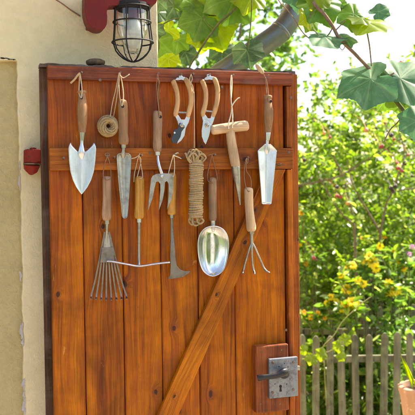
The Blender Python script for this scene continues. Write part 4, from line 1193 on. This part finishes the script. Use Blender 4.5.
for px, py, kd, r_ in berr:
    c = D(px, py, 4.92); r_ = r_*4.92/FPX
    mb = MB()
    # a cluster of drupelets
    pts = [(0, 0, 0)] + [(math.cos(i*2.4)*.6*math.sqrt(1-(1-2*(i+.5)/11)**2), math.sin(i*2.4)*.6*math.sqrt(1-(1-2*(i+.5)/11)**2), .6*(1-2*(i+.5)/11)) for i in range(11)]
    if kd == 'a': pts = [(0, 0, 0)]
    for (a, b_, cc_) in pts:
        o_ = c + Vector((a, b_, cc_))*r_; rr = r_*(.5 if kd != 'a' else 1.0)
        n6 = 6 if kd != 'a' else 9
        mb.sweep([o_ + Vector((0, 0, rr*math.cos(t_))) for t_ in np.linspace(.05, math.pi-.05, n6)], [rr*math.sin(t_) for t_ in np.linspace(.05, math.pi-.05, n6)], 8)
    mb.sweep([c + Vector((0, 0, r_*.7)), c + Vector((.01, .06, r_+.05)), c + Vector((.02, .20, r_+.10))], .0016, 5)
    mb.build('berry' if kd != 'a' else 'fruit', M['berry_' + kd] if kd != 'a' else M['apple'], bramble, angle=80)

# flowering plants ------------------------------------------------------
def flower_plant(px, dist, heads, mat, label, name='flowering_plant', cat='flower', group='yellow flowers behind the fence', leaves=60):
    b = D(px, 207, dist); b.z = 0
    t = thing(name, b, label, cat, group)
    st = MB(); P_, Dr, Sz = [], [], []
    for hx_, hy_, hr in heads:
        c = D(hx_, hy_, dist)
        q = smooth_path([(b.x + random.uniform(-.03, .03), b.y + random.uniform(-.03, .03), 0), tuple(Vector((b.x, b.y, c.z*.55)).lerp(c, .45) + Vector((random.uniform(-.03, .03), 0, 0))), tuple(c + Vector((0, .02, -.03))), tuple(c)], 6)
        st.sweep(q, list(np.linspace(.005, .0022, len(q))), 6)
        for q_ in q[3:]:
            for _ in range(max(1, leaves//len(q)//len(heads))):
                P_.append(q_); Dr.append((random.uniform(-1, 1), random.uniform(-1, 1), random.uniform(-.3, .5))); Sz.append(random.uniform(.05, .10))
        # head facing roughly the camera and up
        R_ = hr*dist/FPX
        nrm = Vector((-FW.x*.8 + random.uniform(-.4, .4), -FW.y*.8 + random.uniform(-.3, .3), random.uniform(.1, .9))).normalized()
        t1 = nrm.orthogonal().normalized(); t2 = nrm.cross(t1)
        fl = MB(); npet = 9
        for ring_, (rs, lift) in enumerate(((1.0, .1), (.7, .3))):
            for i in range(npet):
                a = 2*math.pi*(i + .5*ring_)/npet + random.uniform(-.12, .12)
                e = t1*math.cos(a) + t2*math.sin(a); sd = nrm.cross(e)
                L = R_*rs*random.uniform(.85, 1.12); w_ = L*.34
                o_ = c + e*R_*.12
                lf = lift + random.uniform(-.15, .15)
                fl.add([o_ - sd*w_*.3, o_ + sd*w_*.3, o_ + e*L*.6 + sd*w_ + nrm*L*lf, o_ + e*L + sd*w_*.35 + nrm*L*lf*.9, o_ + e*L - sd*w_*.35 + nrm*L*lf*.9, o_ + e*L*.6 - sd*w_ + nrm*L*lf], [(0, 1, 2, 5), (5, 2, 3, 4)])
        fo = fl.build('flower', mat, t, smooth=False)
        e_ = MB(); e_.sweep([c - nrm*R_*.1, c + nrm*R_*.12, c + nrm*R_*.22], [R_*.2, R_*.24, R_*.1], 10); e_.build('flower_centre', M['eye'], fo)
    st.build('stem', M['cane_green'], t)
    V, F = leaf_geo(np.array(P_), np.array(Dr), np.array(Sz), .4)
    quads_mesh('leaves', V, F, M['leaf_g'] if px % 2 else M['leaf_y'], t, b)
    return t
flower_plant(371, 4.75, [(369, 256, 5.2), (372.5, 262, 5.9), (376, 268, 4.5), (366, 262, 3.9)], M['petal'], 'tall plant with the topmost cluster of golden blooms behind the pickets')
flower_plant(391, 4.7, [(388.5, 284, 5.2), (393, 289, 6.5), (397.5, 290, 4.5), (390, 292, 4.5)], M['petal'], 'plant with a yellow bloom cluster above the right pickets')
flower_plant(351, 4.75, [(347.5, 289.5, 5.5), (352.5, 266, 4.9), (346, 266, 2.9)], M['petal'], 'plant with single yellow blooms one above the other over the middle pickets')
flower_plant(350, 4.55, [(346, 306, 6.0), (352, 302, 6.0), (356, 304, 4.4), (342, 309, 4.2)], M['petal'], 'plant with the wide low yellow bloom cluster right behind the picket tops')
flower_plant(318, 4.7, [(311, 317, 3.2), (318, 313, 2.6), (304, 312, 2.4), (325, 318, 2.4)], M['petal_o'], 'low orange flowering plant nearest the lock side of the door')
flower_plant(303, 5.2, [(301.5, 213, 2.8), (299.5, 245, 2.4), (306, 264, 3.0)], M['petal_o'], 'spindly plant with orange blooms against the edge of the door')
flower_plant(407, 4.9, [(405, 250, 3.0), (409, 254, 3.4), (412, 247, 3.)], M['petal_p'], 'plant with small violet blooms at the right border', group='violet flowers')
flower_plant(317, 5.2, [(313.5, 256.5, 2.4), (317, 258, 2.2)], M['petal_p'], 'plant with two tiny violet blooms left of the yellow flowers', group='violet flowers')
flower_plant(362, 4.6, [(358, 280, 3.6), (363, 284, 3.8), (341, 276, 3.2)], M['petal'], 'leafy plant with three pale yellow blooms left of the stout canes')
flower_plant(335, 4.7, [(331, 297, 3.8), (336, 301, 3.6), (327, 303, 3.0)], M['petal'], 'bushy plant with small yellow blooms between the two leftmost clusters')
flower_plant(399, 4.9, [(399, 262, 3.6), (404, 268, 4.0), (380, 246, 3.4)], M['petal'], 'tall plant with two lemon blooms near the right border')
flower_plant(384, 5.3, [(384.5, 237, 2.6), (394, 251, 2.), (362, 238, 2.)], M['petal_o'], 'thin stemmed plant with rusty orange blooms high behind the yellow clusters')

# ------------------------------------------------------------------ fences
def fence(name, label, dist, px0, px1, step, wpx, tip, rail, mat, thick=.016, seed=1):
    random.seed(seed)
    a = D(px0, 207, dist); b = D(px1, 207, dist)
    dirv = (b - a); dirv.z = 0; L = dirv.length; dirv.normalize()
    nrm = Vector((dirv.y, -dirv.x, 0))
    if nrm.dot(FW) > 0: nrm = -nrm
    t = thing(name, (a.x, a.y, 0), label, 'fence')
    kx = L/(px1 - px0)
    ztip = D(350, tip, dist).z
    zr = D(350, rail, dist).z
    n_ = int((px1-px0)/step) + 1
    for i in range(n_):
        c = a + dirv*(i*step*kx + random.uniform(-.002, .002)); w_ = wpx*kx/2*random.uniform(.94, 1.06)
        zt = ztip + random.uniform(-.016, .014); lean = random.uniform(-.014, .014); by = random.uniform(0, .003)
        o = [(-w_, .05), (w_, .05), (w_+lean, zt-.020), (w_*.45+lean, zt-.004), (lean, zt), (-w_*.45+lean, zt-.004), (-w_+lean, zt-.020)]
        fr = [Vector((c.x, c.y, 0)) + dirv*x + Vector((0, 0, z)) + nrm*(by + thick) for x, z in o]
        bk = [p - nrm*thick for p in fr]
        mb = MB(); m = len(o)
        mb.add(fr + bk, [tuple(range(m)), tuple(range(2*m-1, m-1, -1))] + [(j, j+m, (j+1) % m + m, (j+1) % m) for j in range(m)])
        mb.build('picket', mat, t, smooth=False, bevel=.0015)
    for zz in (zr, .16):
        mb = MB(); p0 = Vector((a.x, a.y, zz)) - dirv*.05; p1 = Vector((b.x, b.y, zz)) + dirv*.05
        hh = .018; mb.add([p0 + nrm*(-.001) + Vector((0,0,-hh)), p1 + nrm*(-.001) + Vector((0,0,-hh)), p1 + nrm*(-.001) + Vector((0,0,hh)), p0 + nrm*(-.001) + Vector((0,0,hh)),
                           p0 - nrm*.026 + Vector((0,0,-hh)), p1 - nrm*.026 + Vector((0,0,-hh)), p1 - nrm*.026 + Vector((0,0,hh)), p0 - nrm*.026 + Vector((0,0,hh))],
                          [(0,1,2,3),(7,6,5,4),(0,4,5,1),(1,5,6,2),(2,6,7,3),(3,7,4,0)])
        mb.build('rail', mat, t, smooth=False)
    for pxx in (px0+4, px1-4):
        c = a + dirv*((pxx-px0)*kx) - nrm*.055
        mb = MB().box((c.x-.028, c.y-.028, 0), (c.x+.028, c.y+.028, ztip-.02)); mb.build('post', mat, t, smooth=False, bevel=.003)
    return t
fence('picket_fence', 'weathered grey brown picket fence right of the open door, nearer row', 4.3, 246.3, 470, 13.45, 6.6, 335.2, 360.2, M['fence'], seed=3)
fence('picket_fence', 'second picket fence half hidden in leaves, taller row behind the first', 5.0, 250.5, 500, 16.2, 5.6, 306.5, 332, M['fence'], seed=5)

# leafy fill growing up against the fence
for i, (px, top, dist, rr, mt) in enumerate(((318, 345, 4.62, .20, 'leaf_y'), (345, 352, 4.66, .20, 'leaf_y'), (371, 350, 4.62, .2, 'leaf_g'), (398, 318, 4.66, .2, 'leaf_g'), (330, 324, 5.35, .25, 'leaf_g'), (375, 322, 5.35, .25, 'leaf_y'), (420, 330, 5.3, .25, 'leaf_g'))):
    shrub('leafy_plant', 'plant', ['fresh green plant behind the pickets nearest the door', 'low fresh plant behind the middle pickets', 'low green plant between the middle and right pickets', 'tall leafy plant rising behind the right pickets above their tips',
          'leafy plant behind the second fence, left', 'leafy plant behind the second fence, middle', 'leafy plant behind the second fence, right'][i], px, top, dist, (rr, .14), M[mt], 70, 12, .055, r0=.008, length=.14)

# pale shoot climbing the fence by the lock
sh = thing('climbing_shoot', Vector((D(330, 360, 4.2).x, D(330, 360, 4.2).y, .3)), 'pale yellow green shoot twining over the pickets beside the lock', 'vine')
mb = MB()
for pts in ([(302, 359), (312, 358), (322, 354), (332, 350), (339, 346), (344, 342)], [(322, 354), (324, 345), (334, 335), (342, 322), (352, 312), (362, 303)], [(339, 346), (341, 352), (338, 357), (344, 358)], [(362, 303), (372, 296)]):
    q = smooth_path([tuple(D(a, b, 4.17)) for a, b in pts], 5); mb.sweep(q, .0021, 6)
rt = D(322, 354, 4.17); r2 = D(325, 380, 4.32); mb.sweep(smooth_path([tuple(rt), tuple(D(324, 362, 4.2)), tuple(r2), (r2.x+.02, r2.y, 0)], 4), .0022, 6)
mb.build('stem', M['cane_pale'], sh)

# ------------------------------------------------------------------ vine leaves
LOBE = [(0, 1.0), (10, .92), (20, .83), (32, .77), (44, .84), (54, .95), (64, .90), (78, .78), (94, .75), (108, .82), (120, .84), (136, .74), (152, .66), (166, .50), (176, .18)]
def vine_leaf(c, direction, normal, size, mat, parent, droop=.25, name='leaf', asym=0.):
    """palmate leaf: c is where the stalk joins, direction points to the tip"""
    d = Vector(direction).normalized(); n_ = Vector(normal); n_ = (n_ - d*n_.dot(d)).normalized(); s_ = n_.cross(d)
    ang = []; rad = []
    full = [(a, r) for a, r in LOBE] + [(360-a, r) for a, r in reversed(LOBE[1:])]
    aa = np.array([a for a, r in full] + [360.]); rr = np.array([r for a, r in full] + [1.0])
    NA = 120; VN = [0.]
    ph = random.random()*6
    rings = [.0] + [k_/15 for k_ in range(1, 15)] + [1.0]
    V = []; F = []
    V.append(Vector(c))
    for ri, f in enumerate(rings[1:]):
        for i in range(NA):
            a = 360*i/NA
            r_ = np.interp(a, aa, rr)
            if ri == len(rings)-2: r_ *= 1 + .045*abs(((i/5.0 + .23*math.sin(i)) % 1) - .5)*2 - .03
            blend = f**1.0
            rho = (f*(r_*blend + .62*(1-blend)) if f < 1 else r_)*size*.62
            x = math.cos(R(a))*rho; y_ = math.sin(R(a))*rho*(1.05+asym*(1 if a > 180 else -1))
            # creases along the five veins, cupping, droop at the tip
            vein = min(abs((a - v + 180) % 360 - 180) for v in (0, 55, 118, 242, 305))
            z = -math.exp(-(vein/9)**2)*.035*size*f + .03*size*math.sin(R(a)*3+ph)*f*f - droop*size*(rho/size)**2*1.1 + .05*size*math.sin(x/size*7+ph)*f
            V.append(Vector(c) + d*x + s_*y_ + n_*z)
            side_v = abs(((rho/size*26 + vein*.16) % 1) - .5)*2
            VN.append(max(math.exp(-(vein*f/1.7)**2), .45*(side_v > .82) if f < .98 else 0))
    for i in range(NA):
        F.append((0, 1+i, 1+(i+1) % NA))
    for ri in range(len(rings)-2):
        for i in range(NA):
            a0 = 1+ri*NA+i; a1 = 1+ri*NA+(i+1) % NA
            F.append((a0, a0+NA, a1+NA, a1))
    o = MB().add(V, F).build(name, mat, parent, angle=180)
    at_ = o.data.attributes.new('vein', 'FLOAT', 'POINT'); at_.data.foreach_set('value', VN)
    return o
def vleaf(parent, px, py, size, ang, dist, mat, facing=(0, 0), droop=.25):
    """ang: direction of the tip in the picture, degrees clockwise from right; facing: (tilt towards up, tilt sideways)"""
    c = D(px, py, dist)
    a = R(ang)
    d = RT*math.cos(a) - UP*math.sin(a)
    nrm = -FW + UP*facing[0] + RT*facing[1]
    dd = d - nrm.normalized()*d.dot(nrm.normalized())
    return vine_leaf(c, dd, nrm, size*dist/FPX, M[mat], parent, droop)
v1 = thing('grapevine', D(330, 0, 2.6), 'vine hanging in from the top right with big blue green lobed leaves', 'vine')
mb = MB()
def vstem(mb, pts, r, dist, r2=None):
    q = smooth_path([tuple(D(a, b, dist + (c[0] if c else 0))) for a, b, *c in pts], 6)
    mb.sweep(q, list(np.linspace(r, r2 or r*.8, len(q))), 9)
mb1 = MB(); vstem(mb1, [(300, -75, .4), (303, -30, .1), (312, 0), (324, 14), (332.5, 26), (339.5, 38.5), (354.5, 53.5), (369.5, 69), (375, 76)], .0062, 2.45, .0052)
mb1.build('cane', M['cane'], v1)
mb1 = MB(); vstem(mb1, [(372, 72), (380, 80), (388, 90), (396, 101), (404.5, 112), (417, 129), (440, 160)], .0068, 2.45, .0075)
q_ = D(440, 160, 2.45); mb1.sweep(smooth_path([tuple(q_), (q_.x+.05, q_.y, q_.z*.6), (q_.x+.08, q_.y+.03, 0)], 6), .0078, 8)
mb1.build('green_cane', M['cane_green'], v1)
def tendril(par, mt, *a):
    m = MB(); vstem(m, *a); m.build('tendril', M[mt], par)
tendril(v1, 'cane', [(365.5, 21), (367, 32), (369.5, 46), (371.5, 66)], .0028, 2.45)
tendril(v1, 'cane', [(384, 84), (388, 77), (394, 73)], .003, 2.44)
tendril(v1, 'cane', [(333, 27), (329, 34), (325, 38)], .0022, 2.45)
tendril(v1, 'cane', [(336, 30), (342, 24), (346, 20)], .0022, 2.45)
tendril(v1, 'cane', [(318, 4), (312, 12), (309, 18)], .0022, 2.45)
tendril(v1, 'cane', [(276, -4, .1), (282, 5), (288.5, 11), (294, 19), (299.4, 27.7), (305, 35), (310, 38.5), (316, 40.3), (319.5, 39), (317, 33.5), (312, 29)], .0019, 2.45)
tendril(v1, 'cane', [(340, 39), (345, 45), (342, 50), (338, 44)], .0014, 2.45)
tendril(v1, 'cane', [(404, 112), (398, 122), (390, 130), (384, 142)], .0022, 2.45)

for a in ((371, 79, 60, 160, 2.40, 'vine_b', (.75, -.25), .35), (400, 78, 54, 15, 2.44, 'vine_b', (.5, .2), .3), (392, 90, 40, 125, 2.46, 'vine_g', (.2, .2), .3), (386, 76, 30, -60, 2.47, 'vine_b', (.9, .2), .3),
          (417, 121, 34, 150, 2.38, 'vine_b', (.4, 0), .2), (398, 84, 34, 60, 2.5, 'vine_g', (.3, .5), .4),
          (366, 21, 50, 5, 2.45, 'vine_y', (1.9, .1), .35), (362, 18, 26, 200, 2.44, 'vine_y', (1.5, .2), .3), (378, 12, 22, -30, 2.5, 'vine_b', (.6, -.4), .3),
          (354, 14, 32, 150, 2.46, 'vine_g', (.6, 0), .3), (320, 2, 44, 65, 2.47, 'vine_g', (.4, .2), .3), (330, 2, 30, 20, 2.5, 'vine_g', (.4, -.3), .3),
          (324, 36, 44, 15, 2.44, 'vine_b', (1.9, -.1), .3), (344, 38, 24, 10, 2.47, 'vine_b', (1.2, 0), .3), (308, 16, 24, 80, 2.46, 'vine_y', (.3, .9), .3), (310, 20, 22, 50, 2.5, 'vine_g', (.3, .4), .3),
          (302, -8, 36, 100, 2.5, 'vine_b', (.4, 0), .3), (318, -6, 30, 60, 2.45, 'vine_y', (.5, 0), .3), (412, 98, 26, 60, 2.48, 'vine_g', (.2, .4), .3)):
    vleaf(v1, *a[:6], facing=a[6], droop=a[7])

v2 = thing('grapevine', D(215, 0, 2.8), 'backlit vine with yellow green lobed leaves above the middle of the door', 'vine')
tmp_ = MB()
vstem(tmp_, [(150, -90), (155, -20), (157.5, 5), (155, 25), (158.5, 45), (156, 62), (160, 90)], .0045, 2.75)
tmp_.build('cane', M['cane_green'], v2)
mb2 = MB()
vstem(mb2, [(262, -80, .4), (250, -20, .1), (240, 2), (230, 13.5), (220, 22), (211.7, 33), (205, 42), (200, 50), (195.5, 57), (191, 64), (186, 76)], .0045, 2.72)
mb2.build('cane', M['cane_green'], v2)
tendril(v2, 'cane_green', [(230, 13.5), (214, 15.5), (200, 15), (188, 17.5), (174, 19), (162, 25), (154, 34)], .0028, 2.8)
tendril(v2, 'cane_green', [(204, 15), (206, 22), (214, 29)], .0018, 2.75)
tendril(v2, 'cane_green', [(252, -8), (251, 20), (249, 40), (248, 50)], .0022, 2.62)

for a in ((193, 5, 22, 170, 2.8, 'vine_g', (.3, .3), .3), (202, 18, 42, 165, 2.78, 'vine_g', (.2, 0), .3), (212, 20, 52, 120, 2.8, 'vine_y', (.1, .1), .25), (214, 30, 38, 60, 2.82, 'vine_y', (0, .3), .25), (203, 34, 32, 95, 2.84, 'vine_y', (.1, .2), .25),
          (234, -2, 54, 165, 2.75, 'vine_g', (.4, -.1), .3), (238, -2, 34, 60, 2.78, 'vine_g', (.3, 0), .3), (159, 40, 30, 95, 2.85, 'vine_g', (.2, .3), .3), (168, 30, 26, 150, 2.9, 'vine_y', (.3, 0), .3),
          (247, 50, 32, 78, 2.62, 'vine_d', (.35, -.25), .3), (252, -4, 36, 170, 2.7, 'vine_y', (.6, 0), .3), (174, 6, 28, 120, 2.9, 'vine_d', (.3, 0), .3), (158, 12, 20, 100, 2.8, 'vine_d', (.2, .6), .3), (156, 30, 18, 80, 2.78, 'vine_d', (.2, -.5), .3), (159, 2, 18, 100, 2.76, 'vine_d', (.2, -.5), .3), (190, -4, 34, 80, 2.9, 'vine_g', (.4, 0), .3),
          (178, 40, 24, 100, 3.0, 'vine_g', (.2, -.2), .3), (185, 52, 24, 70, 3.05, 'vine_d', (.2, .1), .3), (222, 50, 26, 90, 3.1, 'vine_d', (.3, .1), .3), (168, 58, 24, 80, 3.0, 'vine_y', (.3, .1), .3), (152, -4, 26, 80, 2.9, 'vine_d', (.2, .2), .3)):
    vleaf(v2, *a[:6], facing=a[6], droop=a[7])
for a in ((322, 354, 13, 160, 4.15, 'vine_y', (.3, 0), .2), (312, 358, 13, 110, 4.15, 'vine_y', (.3, 0), .2), (339, 346, 12, 150, 4.15, 'vine_y', (.3, 0), .2), (345, 340, 12, -40, 4.15, 'vine_y', (.3, 0), .2), (341, 356, 10, 60, 4.15, 'vine_y', (.3, 0), .2), (304, 350, 10, 200, 4.15, 'vine_y', (.2, 0), .2)):
    vleaf(sh, *a[:6], facing=a[6], droop=a[7])

# ------------------------------------------------------------------ pot on its block
PD = 3.5
c = D(426, 386, PD); k = PD/FPX
pot = thing('flower_pot', (c.x, c.y, .28), 'pale ribbed terracotta flower pot at the lower right corner of the picture', 'flower pot')
def ribbed(r, i, nseg=48): return r*(1 + .045*(1 if i % 3 else -.4))
prof = [(0, .085), (.06, .098), (.14, .110), (.20, .117), (.24, .121)]
zt = c.z; zb = .28; Hh = zt - zb
G = []
for f in np.linspace(0, 1, 14):
    r = .080 + .034*f
    if f > .9: r += .005
    G.append([(c.x + math.cos(a)*ribbed(r, i) , c.y + math.sin(a)*ribbed(r, i), zb + f*Hh) for i, a in enumerate(np.linspace(0, 2*math.pi, 49))])
for rr_, dz in ((.112, .003), (.104, .003), (.100, -.03)):
    G.append([(c.x + math.cos(a)*rr_, c.y + math.sin(a)*rr_, zt + dz) for a in np.linspace(0, 2*math.pi, 49)])
MB().grid(G).build('pot', M['terracotta'], pot, angle=50)
MB().sweep([(c.x, c.y, zt-.035), (c.x, c.y, zt-.02)], [.1005, .100], 24).build('soil', M['soil'], pot)
st = thing('plant_stand', (c.x, c.y, 0), 'wooden block under the terracotta flower pot', 'stand')
MB().box((c.x-.13, c.y-.13, 0), (c.x+.13, c.y+.13, .278)).build('block', M['fence'], st, smooth=False, bevel=.005)
sp = thing('spiky_plant', (c.x, c.y, zt-.02), 'yellow green spiky plant growing out of the terracotta pot', 'plant')
P_, Dr, Sz = [], [], []
for i in range(34):
    a = random.uniform(0, 2*math.pi); e = random.uniform(1.6, 5.0)
    P_.append((c.x + math.cos(a)*random.uniform(0, .07), c.y + math.sin(a)*random.uniform(0, .07), zt-.02)); Dr.append((math.cos(a), math.sin(a), e)); Sz.append(random.uniform(.08, .19))
V, F = leaf_geo(np.array(P_), np.array(Dr), np.array(Sz), .055, curl=.2)
quads_mesh('blades', V, F, M['vine_y'], sp, ORG[sp])
